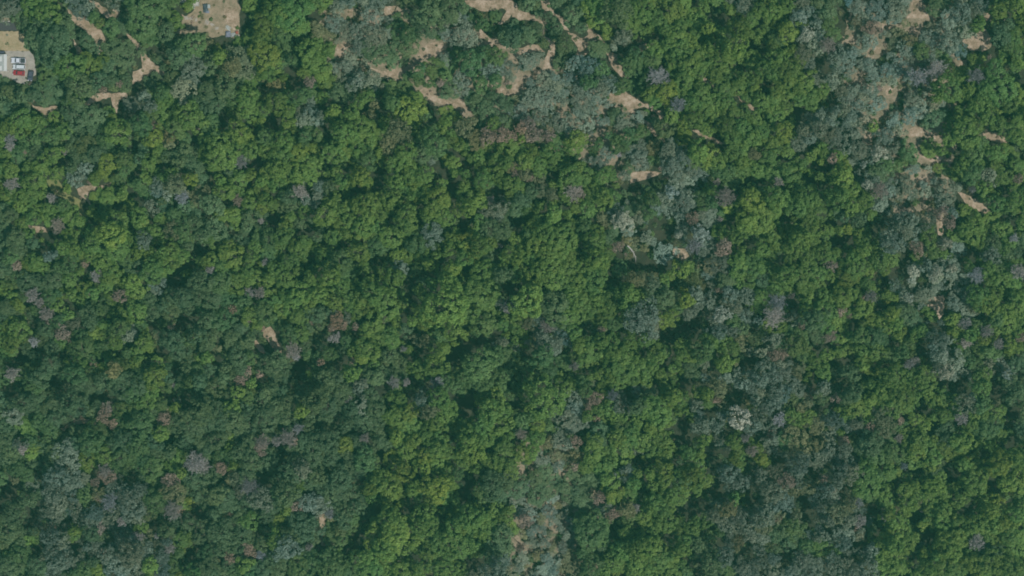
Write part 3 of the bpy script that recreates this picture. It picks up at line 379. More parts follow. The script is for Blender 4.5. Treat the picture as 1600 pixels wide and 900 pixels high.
def quads(P, Nn, size, r, asp=(0.6, 1.0)):
    """one small leaf clump (a bent four sided blade) at each point P facing Nn"""
    n = len(P)
    t = unit(np.cross(Nn, r.normal(size=(n, 3)))); bt = np.cross(Nn, t)
    a = size * r.uniform(0.7, 1.3, (n, 1)); b = a * r.uniform(*asp, (n, 1))
    droop = Nn * (a * r.uniform(0.0, 0.35, (n, 1)))
    V = np.stack([P + t * a * 0.5 - droop, P + bt * b * 0.5, P - t * a * 0.5 - droop, P - bt * b * 0.5], 1).reshape(-1, 3)
    F = np.arange(4 * n).reshape(-1, 4)
    return V, F

def crown_np(R, seed, lobe=1.0, leaf=0.5, flat=0.72, dens=1.0, ragged=0.18, gap=0.08, jit=0.42, core=1.0):
    """crown of radius R, centre of its base disc at the origin: many lobes of foliage over a dome"""
    r = np.random.default_rng(seed)
    ph = r.uniform(0, 6.28, 4); am = r.uniform(0.3, 1, 4) * ragged
    def rad(th): return R * (1 + am[0] * np.sin(2 * th + ph[0]) * .7 + am[1] * np.sin(3 * th + ph[1]) * .6 + am[2] * np.sin(5 * th + ph[2]) * .4 + am[3] * np.sin(7 * th + ph[3]) * .3)
    nl = max(5, int(2.0 * math.pi * R * R * 0.85 / (lobe * 1.45) ** 2))
    k = np.arange(nl) + 0.5
    z = 1 - k / nl * 1.12                     # from the top to slightly below the rim
    th = (k * 2.399963 + r.normal(0, 0.25, nl)) % 6.2832
    z = np.clip(z + r.normal(0, 0.05, nl), -0.25, 1)
    rr = np.sqrt(np.clip(1 - z * z, 0, 1))
    Rt = rad(th)
    lr = lobe * r.uniform(0.55, 1.5, nl)
    shrink = np.clip(1 - 0.55 * lr / R, 0.25, 1)
    C = np.stack([rr * np.cos(th) * Rt * shrink, rr * np.sin(th) * Rt * shrink, z * R * flat * shrink], 1)
    C += r.normal(0, 0.22 * lobe, C.shape)
    C[:, 2] += r.normal(0, 0.36 * lobe, nl)
    keep = r.random(nl) > gap
    C, lr = C[keep], lr[keep]
    per = np.maximum(6, (dens * 4.4 * lr ** 2 / (leaf * leaf * 0.4)).astype(int))
    idx = np.repeat(np.arange(len(C)), per)
    n = len(idx)
    d = unit(r.normal(size=(n, 3)))
    out = unit(C * np.array([1, 1, 1.3])); out[:, 2] = np.abs(out[:, 2]) + 0.25; out = unit(out)
    o = out[idx]
    neg = (d * o).sum(1) < -0.25
    d[neg] -= 2 * (d * o).sum(1)[neg][:, None] * o[neg]
    P = C[idx] + d * (lr[idx] * r.uniform(0.55, 1.08, n))[:, None] * np.array([1, 1, 0.85])
    Nn = unit(d * 0.6 + o * 0.35 + r.normal(0, jit, (n, 3)) + np.array([0.1, -0.1, 0.45]))
    V, F = quads(P, Nn, leaf, r)
    # inner foliage that closes the view down through the crown
    m = int(1.3 * core * R * R / (leaf * leaf)); a = r.uniform(0, 6.28, m); q = np.sqrt(r.random(m)) * 0.82
    Pi = np.stack([np.cos(a) * q * rad(a), np.sin(a) * q * rad(a), R * flat * (0.55 * np.sqrt(1 - q * q) + r.uniform(-0.35, 0, m))], 1)
    V2, F2 = quads(Pi, unit(np.array([0, 0, 1.0]) + r.normal(0, 0.5, (m, 3))), leaf * 1.5, r)
    return np.vstack([V, V2]), np.vstack([F, F2 + len(V)])

def tube_np(P, Rr, sides=4):
    """tapered tube through the points P with radii Rr"""
    P = np.asarray(P, float); n = len(P)
    T = unit(np.gradient(P, axis=0)); ref = np.array([0.31, 0.87, 0.38])
    A = unit(np.cross(T, ref)); B = np.cross(T, A)
    an = np.arange(sides) * 2 * math.pi / sides
    V = (P[:, None] + (A[:, None] * np.cos(an)[None, :, None] + B[:, None] * np.sin(an)[None, :, None]) * np.asarray(Rr)[:, None, None]).reshape(-1, 3)
    F = [[i * sides + j, i * sides + (j + 1) % sides, (i + 1) * sides + (j + 1) % sides, (i + 1) * sides + j] for i in range(n - 1) for j in range(sides)]
    return V, np.array(F)

def join_np(parts):
    off = 0; Vs = []; Fs = []
    for V, F in parts:
        Vs.append(V); Fs.append(F + off); off += len(V)
    return np.vstack(Vs), np.vstack(Fs)

def trunk_np(h, R, seed):
    """trunk with limbs reaching into the crown; base at the origin, crown base at height h"""
    r = np.random.default_rng(seed)
    r0 = 0.10 + 0.032 * R
    pts = [np.array([0, 0, -0.3])]
    for k in range(1, 5): pts.append(np.array([r.normal(0, 0.04 * h), r.normal(0, 0.04 * h), h * k / 4]))
    parts = [tube_np(pts, [r0 * 1.35, r0, r0 * .85, r0 * .75, r0 * .6], 7)]
    for k in range(4):
        a = k * 1.57 + r.uniform(-.4, .4); s = pts[3] + (pts[4] - pts[3]) * r.uniform(0, .9)
        e = np.array([math.cos(a) * R * .6, math.sin(a) * R * .6, h + R * .35])
        parts.append(tube_np([s, s * .55 + e * .45 + [0, 0, .12 * R], e], [r0 * .5, r0 * .35, r0 * .12], 5))
    parts.append(tube_np([pts[4], pts[4] + [0.1 * R, 0, .3 * R], [0, 0.1 * R, h + R * .55]], [r0 * .6, r0 * .4, r0 * .15], 5))
    return join_np(parts)

def bare_np(R, seed, flat=0.55, n1=16, leafy=0):
    """leafless crown: boughs, branches and twigs"""
    r = np.random.default_rng(seed); parts = []
    up = np.array([0, 0, 1.0])
    for i in range(n1):
        a = i * 2.4 + r.uniform(-.3, .3); q = math.sqrt((i + .6) / n1)
        e = np.array([math.cos(a) * q * R, math.sin(a) * q * R, R * flat * (1.05 - 0.75 * q * q)]) * r.uniform(.85, 1.08)
        s = np.array([0, 0, -0.1 * R]); m = s * .5 + e * .5 + r.normal(0, .08 * R, 3) + up * .08 * R
        parts.append(tube_np([s, m, e], [.05 + .010 * R, .035 + .006 * R, .02], 4))
        for j in range(10):
            t = r.uniform(.35, 1); p = (s * (1 - t) + m * t) if t < .5 else (m * (2 - 2 * t) + e * (2 * t - 1))
            d = unit((e - s) * .35 + r.normal(0, .7 * R, 3) + up * .05 * R); l = R * r.uniform(.22, .5)
            q2 = p + d * l
            parts.append(tube_np([p, p + d * l * .5 + r.normal(0, .04 * R, 3), q2], [.045, .035, .02], 3))
            for k in range(6):
                t2 = r.uniform(.3, 1); p2 = p + d * l * t2; d2 = unit(d * .6 + r.normal(0, .7, 3) + up * .15)
                l2 = R * r.uniform(.1, .3)
                parts.append(tube_np([p2, p2 + d2 * l2], [.036, .022], 3))
    V, F = join_np(parts)
    if leafy:
        m = leafy; b = V[r.integers(len(V) // 3, len(V), m)] + r.normal(0, .12, (m, 3))
        V2, F2 = quads(b, unit(r.normal(0, .6, (m, 3)) + up), .26, r)
        V, F = np.vstack([V, V2]), np.vstack([F, F2 + len(V)])
    return V, F

# prototypes: style -> list of (R, [variants])
STY = {
 'leafy':  dict(sizes=[1.8, 2.8, 3.8, 5.2, 7.2, 9.4], n=[8, 12, 12, 8, 5, 3], kw=dict(dens=1.05, jit=0.33, ragged=.36, flat=.58, gap=.2, core=.6), lob=lambda R: 0.55 + 0.062 * R, leaf=lambda R: 0.36 + 0.023 * R),
 'dark':   dict(sizes=[1.8, 2.8, 3.8, 5.2, 7.2], n=[6, 9, 9, 7, 3], kw=dict(dens=1.0, jit=0.42, flat=0.54, ragged=.36, gap=.18, core=.6), lob=lambda R: 0.55 + 0.06 * R, leaf=lambda R: 0.36 + 0.02 * R),
 'silver': dict(sizes=[1.8, 2.8, 3.8, 5.2], n=[6, 10, 10, 5], kw=dict(dens=0.8, jit=0.6, ragged=.38, gap=.24, flat=.7, core=.6), lob=lambda R: 0.5 + 0.06 * R, leaf=lambda R: 0.34 + 0.02 * R),
 'sparse': dict(sizes=[1.4, 2.2, 3.2, 4.6], n=[4, 4, 4, 3], kw=dict(dens=0.6, jit=0.75, ragged=.34, gap=.2, flat=.5), lob=lambda R: 0.45 + 0.05 * R, leaf=lambda R: 0.3 + 0.02 * R),
 'bare':   dict(sizes=[1.6, 2.6, 3.8, 5.2], n=[3, 4, 3, 2], kw={}, lob=None, leaf=None),
}
PROTO = {}
_seed = 100
for sty, d in STY.items():
    PROTO[sty] = []
    for R, n in zip(d['sizes'], d['n']):
        vs = []
        for k in range(n):
            _seed += 1
            if sty == 'bare': V, F = bare_np(R, _seed, leafy=int(26 * R * R))
            else: V, F = crown_np(R, _seed, lobe=d['lob'](R), leaf=d['leaf'](R), **d['kw'])
            vs.append(dict(V=V, F=F, R=R, h=(1.1 * R + 3.6) if sty != 'sparse' else (0.9 * R + 3.0), me=None, tr=None, seed=_seed))
        PROTO[sty].append((R, vs))

def pick(sty, R):
    best = min(PROTO[sty], key=lambda t: abs(math.log(t[0] / R)))
    return best[1][rng.integers(len(best[1]))]

def tree_meshes(p, sty):
    if p['me'] is None:
        V = p['V'] + np.array([0, 0, p['h']])
        p['me'] = mesh_np('crown_' + sty, V, p['F'], [M['twig' if sty == 'bare' else 'leaf']])
        Vt, Ft = trunk_np(p['h'], p['R'], p['seed'])
        p['tr'] = mesh_np('trunk_' + sty, Vt, Ft, [M['bark']], smooth=True)
    return p['me'], p['tr']

# ------------------------------------------------------------------ reading the lists
KIND = {  # letter: (foliage style, tree name, colour words, colour, spread)
 'b': ('leafy', 'broadleaf_tree', 'bright green', (0.096, 0.162, 0.036)),
 'y': ('leafy', 'broadleaf_tree', 'yellow green', (0.118, 0.182, 0.037)),
 'g': ('leafy', 'round_crowned_tree', 'mid green', (0.074, 0.132, 0.043)),
 'd': ('dark', 'dark_leaved_tree', 'dark grey green', (0.082, 0.132, 0.058)),
 's': ('silver', 'silver_leaved_tree', 'silvery grey green', (0.150, 0.190, 0.138)),
 'w': ('silver', 'silver_leaved_tree', 'pale whitish green', (0.27, 0.30, 0.235)),
 'c': ('dark', 'pale_leaved_tree', 'creamy white', (0.37, 0.375, 0.295)),
 'o': ('silver', 'dull_leaved_tree', 'dull olive green', (0.150, 0.162, 0.080)),
 'x': ('bare', 'bare_tree', 'leafless pale grey', (0.26, 0.245, 0.232)),
 'p': ('sparse', 'withered_tree', 'withered tan brown', (0.26, 0.20, 0.155)),
}
crowns = []; gaps = []
for (ox, oy), d in BLOCKS.items():
    for k, txt in d.items():
        for tok in txt.split():
            v = [float(q) for q in tok.split(',')]
            r = v[2] if len(v) > 2 else 52.0
            if r < 5: continue
            px, py, rp = ox + v[0] / 4, oy + v[1] / 4, r / 4
            if k == 'k': gaps.append((px, py, rp))
            else: crowns.append([k, px, py, rp * MPP])

def poly(txt): return np.array([[float(c) for c in t.split(',')] for t in txt.split()])
def inside(P, x, y):
    c = False; n = len(P)
    for i in range(n):
        x0, y0 = P[i]; x1, y1 = P[i - 1]
        if (y0 > y) != (y1 > y) and x < (x1 - x0) * (y - y0) / (y1 - y0) + x0: c = not c
    return c
def seg_dist(P, x, y):
    A = P; B = np.roll(P, -1, 0); d = B - A
    t = np.clip(((x - A[:, 0]) * d[:, 0] + (y - A[:, 1]) * d[:, 1]) / (np.sum(d * d, 1) + 1e-9), 0, 1)
    return float(np.min(np.hypot(A[:, 0] + t * d[:, 0] - x, A[:, 1] + t * d[:, 1] - y)))

LOT_GRASS = "-60,49 30,49 38,58 40,72 46,80 -60,80"
LOT = "-60,80 46,80 52,86 55,100 56,117 46,121 44,132 27,129 12,121 -60,119"
YARD = "284,22 291,26 302,16 306,0 322,-10 372,-10 375,12 374,40 373,60 350,56 330,60 322,50 290,53 271,53 284,42"
ROAD = "-80,35 22,35 27,48 -80,48"
POLYS = [(k, poly(t)) for k, t in SOIL] + [('lot', poly(LOT_GRASS)), ('lot', poly(LOT)), ('yard', poly(YARD)), ('road', poly(ROAD))]
BB = [(p[:, 0].min() - 30, p[:, 0].max() + 30, p[:, 1].min() - 30, p[:, 1].max() + 30) for _, p in POLYS]

SCRUB = [poly(t) for t in ("500,15 640,15 760,55 800,75 870,105 960,150 1000,195 1025,250 960,285 900,245 830,228 760,195 690,172 620,125 510,112",
  "1330,0 1490,0 1480,60 1515,110 1485,180 1500,260 1480,345 1400,335 1370,250 1330,190 1310,90", "955,265 1130,265 1155,400 1090,445 955,405",
  "810,690 900,700 945,800 930,915 800,915 790,800", "1400,385 1520,385 1525,500 1430,505", "880,540 960,560 930,680 870,700")]
def scrub(x, y): return any(inside(P, x, y) for P in SCRUB)

def soil_clear(x, y):
    """signed distance in pixels to the nearest bare ground (negative inside)"""
    best = 99.0
    for (k, P), b in zip(POLYS, BB):
        if b[0] < x < b[1] and b[2] < y < b[3]:
            d = seg_dist(P, x, y)
            if inside(P, x, y): d = -d
            best = min(best, d)
    return best

def shades_soil(px, py, reach):
    """would a crown here throw its shadow (towards the upper left) on bare ground within reach metres"""
    for t in (0.35, 0.6, 0.85, 1.1):
        q = reach * t / MPP
        if soil_clear(px - 0.74 * q, py - 0.67 * q) < -0.5: return True
    return False

# crowns give way to bare ground
kept = []
accents = [c for c in crowns if c[0] in 'xpwc' or (c[0] == 'y' and c[3] < 3)]
for k, px, py, R in crowns:
    c = soil_clear(px, py) * MPP
    if k in 'so' and scrub(px, py): R *= 0.74 if inside(SCRUB[3], px, py) else 0.92
    if k == 'x' and R < 2.4 and rng.random() < 0.25: continue
    if c < R * 0.95:
        if c < -0.8: continue
        R = min(R, max(c * 1.05 + 0.35, 1.1))
        if R < 1.15: continue
    if c > 1.4 * R: R *= rng.lognormal(-0.05, 0.2)
    if k in 'bgdys' and R > 1.6:
        near = [max(math.hypot(px - a_, py - b_) * MPP - 0.55 * r_, 0.6 * R) for k_, a_, b_, r_ in accents if abs(px - a_) < 50 and abs(py - b_) < 50 and (a_, b_) != (px, py)]
        if near: R = min(R, min(near))
    for gx, gy, gr in (gaps if k not in 'c' and not (k == 'y' and R < 3) else []):       # and keep out of the middle of the deep gaps
        if abs(px - gx) < 60 and abs(py - gy) < 60:
            dd = math.hypot(px - gx, py - gy) * MPP - gr * MPP * (1.02 if px > 950 else 0.84)
            if dd < R: R = max(dd, R * (0.36 if px > 950 else 0.5))
    kept.append([k, px, py, R])
crowns = kept
for k, px, py, R in crowns: pass

# ------------------------------------------------------------------ occupancy, gap filling
GX0, GY0, GS = -60.0, -60.0, 2.0      # raster in pixels, two pixels a cell, 60 pixels beyond the frame
W_, H_ = int((1600 + 120) / GS), int((900 + 120) / GS)
occ = np.zeros((H_, W_), bool)
yy, xx = np.mgrid[0:H_, 0:W_]
def stamp(a, px, py, rp):
    i0, i1 = max(0, int((py - rp - GY0) / GS)), min(H_, int((py + rp - GY0) / GS) + 2)
    j0, j1 = max(0, int((px - rp - GX0) / GS)), min(W_, int((px + rp - GX0) / GS) + 2)
    if i0 >= i1 or j0 >= j1: return
    sub = (xx[i0:i1, j0:j1] * GS + GX0 - px) ** 2 + (yy[i0:i1, j0:j1] * GS + GY0 - py) ** 2 < rp * rp
    a[i0:i1, j0:j1] |= sub
for k, px, py, R in crowns: stamp(occ, px, py, R / MPP * 0.9)
gapm = np.zeros_like(occ)
for gx, gy, gr in gaps: stamp(gapm, gx, gy, gr * 0.85)
soilm = np.zeros_like(occ)
for (k, P) in POLYS:
    j0, j1 = int((P[:, 0].min() - GX0) / GS), int((P[:, 0].max() - GX0) / GS) + 1
    i0, i1 = int((P[:, 1].min() - GY0) / GS), int((P[:, 1].max() - GY0) / GS) + 1
    for i in range(max(0, i0), min(H_, i1 + 1)):
        for j in range(max(0, j0), min(W_, j1 + 1)):
            if inside(P, j * GS + GX0, i * GS + GY0): soilm[i, j] = True
CA = np.array([[c[1], c[2]] for c in crowns]); CK = [c[0] for c in crowns]; CR = np.array([c[3] for c in crowns])
def near_kind(px, py):
    d = np.hypot(CA[:, 0] - px, CA[:, 1] - py) - CR / MPP * 0.4
    for i in np.argsort(d)[:5]:
        if CK[i] not in 'xpwc': return CK[i]
    return 'd'
fill = []      # small trees between the listed ones
block = occ | gapm | soilm
for R, tries in ((3.4, 1600), (2.6, 3500), (1.9, 7000), (1.5, 9000)):
    for _ in range(tries):
        i, j = rng.integers(H_), rng.integers(W_)
        if block[i, j]: continue
        px, py = j * GS + GX0 + rng.uniform(-1, 1), i * GS + GY0 + rng.uniform(-1, 1)
        rp = R / MPP
        i0, i1, j0, j1 = int(max(0, i - rp / GS)), int(i + rp / GS) + 1, int(max(0, j - rp / GS)), int(j + rp / GS) + 1
        sub = block[i0:i1, j0:j1]
        edge = not (0 < px < 1600 and 0 < py < 900)
        if sub.mean() > (0.45 if edge else 0.5): continue
        if soil_clear(px, py) * MPP < R * 0.7: continue
        k = near_kind(px, py)
        if k in 'so' and rng.random() < 0.45 and scrub(px, py): stamp(block, px, py, rp * 0.8); continue
        fill.append([k, px, py, R * rng.uniform(0.85, 1.15)])
        stamp(block, px, py, rp * 0.8)
shrubs = []    # low growth in the deep gaps and along bare ground
for _ in range(16000):
    i, j = rng.integers(H_), rng.integers(W_)
    if occ[i, j] and rng.random() < 0.97: continue
    px, py = j * GS + GX0 + rng.uniform(-1, 1), i * GS + GY0 + rng.uniform(-1, 1)
    c = soil_clear(px, py) * MPP
    R = rng.uniform(0.7, 1.5)
    if c < 0.5 * R and not (c < -0.4 and rng.random() < (0.55 if 272 < px < 352 and py < 60 else 0.5 if c > -1.3 else 0.1)): continue
    if c < 0: R *= 0.5
    elif c < 1.5: R *= 0.7
    k = near_kind(px, py)
    deep = gapm[i, j]
    if deep and rng.random() < 0.75: continue
    shrubs.append(['d' if deep else rng.choice(list(k + 'dgo' + ('op' if c < 3 else ''))), px, py, R * (0.75 if deep else 1)])

# ------------------------------------------------------------------ ground
gx = np.arange(-560, 561, 4.0); gy = np.arange(-460, 461, 4.0)
X, Y = np.meshgrid(gx, gy); nx, ny = len(gx), len(gy)
V = np.stack([X.ravel(), Y.ravel(), hgt(X, Y).ravel()], 1)
ii, jj = np.mgrid[0:ny - 1, 0:nx - 1]; a = (ii * nx + jj).ravel()
F = np.stack([a, a + 1, a + 1 + nx, a + nx], 1)
tag(link('ground', mesh_np('ground', V, F, [M['litter']], smooth=True)), kind='structure')

def sheet(name, P, m, lift=0.05, rough=0.5, seed=0):
    """a patch of bare ground that follows the terrain, its outline roughened"""
    r = np.random.default_rng(seed + 7)
    pts = []
    for i in range(len(P)):
        a_, b_ = P[i], P[(i + 1) % len(P)]
        n = max(1, int(np.hypot(*(b_ - a_)) / 3.5))
        for k in range(n): pts.append(a_ + (b_ - a_) * k / n)
    pts = np.array(pts); pts = pts + r.normal(0, rough, pts.shape)
    bm = bmesh.new(); vs = []
    for px, py in pts:
        x, y = at(px, py, 0); vs.append(bm.verts.new((x, y, 0)))
    es = [bm.edges.new((vs[i], vs[(i + 1) % len(vs)])) for i in range(len(vs))]
    bmesh.ops.triangle_fill(bm, edges=es, use_beauty=True)
    for _ in range(4):
        le = [e for e in bm.edges if e.calc_length() > 3.5]
        if not le: break
        bmesh.ops.subdivide_edges(bm, edges=le, cuts=1)
    bmesh.ops.triangulate(bm, faces=bm.faces[:])
    for v in bm.verts: v.co.z = float(hgt(v.co.x, v.co.y)) + lift
    bmesh.ops.recalc_face_normals(bm, faces=bm.faces[:])
    if bm.faces and sum(f.normal.z for f in bm.faces) < 0: bmesh.ops.reverse_faces(bm, faces=bm.faces[:])
    me = bpy.data.meshes.new(name); bm.to_mesh(me); bm.free(); me.materials.append(m)
    return tag(link(name, me), kind='structure')

for n, (k, t) in enumerate(SOIL):
    sheet({'track': 'dirt_track', 'clearing': 'dirt_clearing', 'grass': 'grassy_glade'}[k], poly(t), M['glade' if k == 'grass' else 'soil'], 0.05 + 0.004 * (n % 5), 0.7, n)
for n, P in enumerate(SCRUB[:2] + SCRUB[3:4]): sheet('dry_slope', P, M['slope'], 0.03, 2.5, 60 + n)
sheet('dry_grass_lot', poly(LOT_GRASS), M['drygrass'], 0.05, 0.4, 90)
sheet('gravel_lot', poly(LOT), M['gravel'], 0.07, 0.5, 91)
sheet('dirt_yard', poly(YARD), M['yard'], 0.06, 0.8, 92)
sheet('bare_dirt', poly('350,13 373,12 373,40 371,50 362,44 354,36 349,26'), M['soil'], 0.1, 0.9, 96)
sheet('asphalt_road', poly(ROAD), M['asphalt'], 0.06, 0.1, 93)

# ------------------------------------------------------------------ trees, each its own thing
def stand(px, py, k):
    """slow change of leaf tone from stand to stand"""
    f = 1 + 0.07 * math.sin(px * .011 + py * .007) * math.cos(py * .013 - px * .004) + 0.05 * math.sin(px * .031 - py * .027)
    if k in 'byg':
        if px > 1290 and py > 600: f *= 1.12
        if 540 < px < 1060 and py > 640: f *= 1.06
    if k in 'dg' and px < 560 and py > 430: f *= 0.9
    if k in 'sw' and (px < 560 and py > 430 or 1040 < px < 1360 and py > 600): f *= 0.83
    return f

def shade(c, k, amt=1.0):
    v = rng.normal(0, 0.2 if k in 'sx' else 0.12) * amt; h = rng.normal(0, 0.04 if k == 'p' else 0.07) * amt; v = max(v, -.4)
    return (c[0] * (1 + v + h), c[1] * (1 + v), c[2] * (1 + v - h))

GA = np.array(gaps)
def height_factor(k, px, py, R):
    """lower trees beside bare ground and in the scrub, taller ones on the sunny side of the deep gaps"""
    if k in 'xp': return 1.3
    if k in 'wc' or (k == 'y' and R < 3): return 1.35
    if shades_soil(px, py, 1.3 * R + 3.6): return 0.24 if 270 < px < 390 and py < 75 else 0.36
    if k in 'sod' and scrub(px, py): return 0.42 if inside(SCRUB[3], px, py) else 0.62
    q = (R + 3.0) / MPP
    if np.any(np.hypot(GA[:, 0] - (px - .74 * q), GA[:, 1] - (py - .67 * q)) < GA[:, 2] + 5): return 1.5
    return 1.0

def place(k, px, py, R, zf=1.0):
    """position, horizontal and vertical scale of a tree whose crown shows at px, py with radius R"""
    sty = KIND[k][0]; p = pick(sty, R)
    s = R / p['R']
    zs = s * rng.uniform(0.85, 1.25) * zf
    zt = (p['h'] + 0.45 * p['R']) * zs
    x, y = at(px, py, 0); z0 = float(hgt(x, y))
    x, y = at(px, py, z0 + zt)
    return sty, p, s, zs, x, y, z0

LAND = [("the red car", 30, 114), ("the curved dirt track", 138, 45), ("the littered dirt yard", 330, 30), ("the tiny lime green tree", 342, 89),
 ("the forked dirt path", 228, 95), ("the ring shaped dirt patch", 757, 10), ("the oval tan clearing", 680, 78),
 ("the hooked sand patch", 915, 66), ("the arrow shaped clearing", 975, 160), ("the thin straight path", 1108, 129), ("the pale path with a kink", 1107, 214),
 ("the top right sand patch", 1530, 66), ("the upper right edge dirt", 1440, 20), ("the slanting dirt strip far right", 1522, 316),
 ("the tan strip amid silver", 1445, 210), ("the pinkish slope patch", 1065, 398), ("the pinkish scree far right", 1465, 478), ("the yellow green dome", 850, 622),
 ("the widest dome near bottom", 612, 820), ("the lime yellow tree", 1385, 510), ("the creamy white crown", 1157, 652), ("the ochre clearing", 425, 530),
 ("the orange brown crown", 266, 752), ("the broad grey dead thicket", 167, 638), ("the olive grass glade", 105, 310), ("the smooth dark dome", 1410, 550),
 ("the darkest gap low centre", 1087, 792), ("the lilac grey thicket", 430, 684), ("the round lilac bare tree", 1030, 120), ("the brown track near the bottom", 504, 828),
 ("the long dirt strip", 690, 155), ("the big round central crown", 692, 475), ("the bottom right corner", 1580, 880),
 ("the bottom left corner", 20, 880), ("the left edge midpoint", 10, 450), ("the right edge midpoint", 1590, 450), ("the exact picture centre", 800, 450),
 ("the bottom edge midpoint", 800, 890), ("the top right corner", 1590, 10), ("the far left dirt spur", 118, 662), ("the scattered brown bare spots", 525, 507),
 ("the creamy crown's dark gap", 1155, 625), ("the upper right dark hollow", 1325, 57), ("the long dark hollow", 1015, 410)]
SECT = ["right of", "above right of", "above", "above left of", "left of", "below left of", "below", "below right of"]
ORD = ["nearest", "second nearest", "third nearest", "fourth nearest", "fifth nearest", "sixth nearest", "seventh nearest", "eighth nearest", "ninth nearest", "tenth nearest", "eleventh nearest", "twelfth nearest"]

CAP = 300
by_name = {}
for c in crowns:
    if 0 <= c[1] <= 1600 and 0 <= c[2] <= 900: by_name.setdefault(KIND[c[0]][1], []).append(c)
single, mass = [], []
for nm, cs in by_name.items():
    cs.sort(key=lambda c: -c[3])
    single += cs[:CAP]; mass += [c + [1] for c in cs[CAP:]]
mass += fill

def size_word(R): return 'broad' if R > 4.6 else 'medium' if R > 3.2 else 'small' if R > 2.2 else 'tiny'
PH = [f"{size_word(c[3])} {KIND[c[0]][2]}" for c in single]
SX = np.array([c[1] for c in single]); SY = np.array([c[2] for c in single])
best = [None] * len(single)
for li, (ln, lx, ly) in enumerate(LAND):
    dd = np.hypot(SX - lx, SY - ly); an = np.arctan2(-(SY - ly), SX - lx)
    se = np.round(an / (math.pi / 4)).astype(int) % 8
    cnt = {}
    for i in np.argsort(dd):
        if dd[i] < 7: continue
        key = (PH[i], se[i]); q = cnt.get(key, 0); cnt[key] = q + 1
        if q < len(ORD):
            cost = q + dd[i] / 60.0
            if best[i] is None or cost < best[i][0]: best[i] = (cost, q, se[i], ln)
GROUPS = {'broadleaf_tree': 'bright green broadleaf trees', 'round_crowned_tree': 'mid green round crowned trees', 'dark_leaved_tree': 'dark grey green trees',
          'pale_leaved_tree': 'creamy pale trees', 'silver_leaved_tree': 'silvery grey green trees', 'dull_leaved_tree': 'dull olive green trees', 'bare_tree': 'leafless grey trees', 'withered_tree': 'withered brown trees and bushes'}
for c, ph, b in zip(single, PH, best):
    k, px, py, R = c
    zf = height_factor(k, px, py, R)
    sty, p, s, zs, x, y, z0 = place(k, px, py, R, zf)
    me, tr = tree_meshes(p, sty)
    nm = KIND[k][1]
    root = empty(nm, (x, y, z0), rng.uniform(0, 6.283)); root.scale = (s * rng.uniform(.93, 1.07), s * rng.uniform(.93, 1.07), zs)
    lab = f"{ph} tree, {ORD[b[1]]} of its kind {SECT[b[2]]} {b[3]}" if b else f"{ph} tree in the wood"
    
    if len(lab.split()) > 16: lab = lab.replace(" of its kind", "")
    if len(lab.split()) > 16: lab = lab.replace("silvery grey green", "silvery green").replace("dark grey green", "dark green").replace("withered tan brown", "withered brown").replace("leafless pale grey", "leafless grey")
    if len(lab.split()) > 16: lab = lab.replace(" tree,", ",").replace(" tree ", " ")
    tag(root, lab, 'tree', GROUPS[nm])
    cr = link('crown', me, root); cr.color = (*[q * stand(px, py, k) for q in shade(KIND[k][3], k)], 1)
    link('trunk', tr, root)

# ------------------------------------------------------------------ the rest of the wood, one mass a kind
def merge(items, name, label, cat, low=False):
    Vs, Fs, Cs, off = [], [], [], 0
    for c_ in items:
        k, px, py, R = c_[:4]
        if low:
            sty = KIND[k][0]; sty = 'sparse' if sty in ('bare', 'silver') else sty
            p = PROTO[sty][0][1][rng.integers(len(PROTO[sty][0][1]))]
            s = R / p['R']; zs = s * rng.uniform(0.7, 1.2)
            x, y = at(px, py, 0); z0 = float(hgt(x, y)); base = 0.12 * R
        else:
            zf = height_factor(k, px, py, R) * (1.0 if len(c_) > 4 else 0.74)
            sty, p, s, zs, x, y, z0 = place(k, px, py, R, zf); base = p['h'] * zs
        a = rng.uniform(0, 6.283); ca, sa = math.cos(a), math.sin(a)
        V = p['V']
        W = np.empty_like(V)
        W[:, 0] = (V[:, 0] * ca - V[:, 1] * sa) * s + x; W[:, 1] = (V[:, 0] * sa + V[:, 1] * ca) * s + y
        W[:, 2] = V[:, 2] * zs + base + z0
        Vs.append(W.astype(np.float32)); Fs.append((p['F'] + off).astype(np.int32)); off += len(W)
        c = np.empty((len(W), 4), np.float32); c[:, :3] = np.array(shade(KIND[k][3], k)) * stand(px, py, k); c[:, 3] = 1
        Cs.append(c)
    me = mesh_np(name, np.vstack(Vs), np.vstack(Fs), [M['leaf_mass']], np.vstack(Cs))
    return tag(link(name, me), label, cat, kind='stuff')
merge([c for c in mass if c[0] in 'by'], 'broadleaf_woodland', 'closed canopy of small bright green trees between the larger crowns', 'woodland')
merge([c for c in mass if c[0] in 'gd'], 'dark_woodland', 'closed canopy of small dark green trees between the larger crowns', 'woodland')
merge([c for c in mass if c[0] in 'soxpwc'], 'silvery_woodland', 'loose thicket of small silvery and olive trees between larger ones', 'woodland')
merge(shrubs, 'undergrowth', 'low leafy undergrowth on the shaded forest floor', 'undergrowth', low=True)
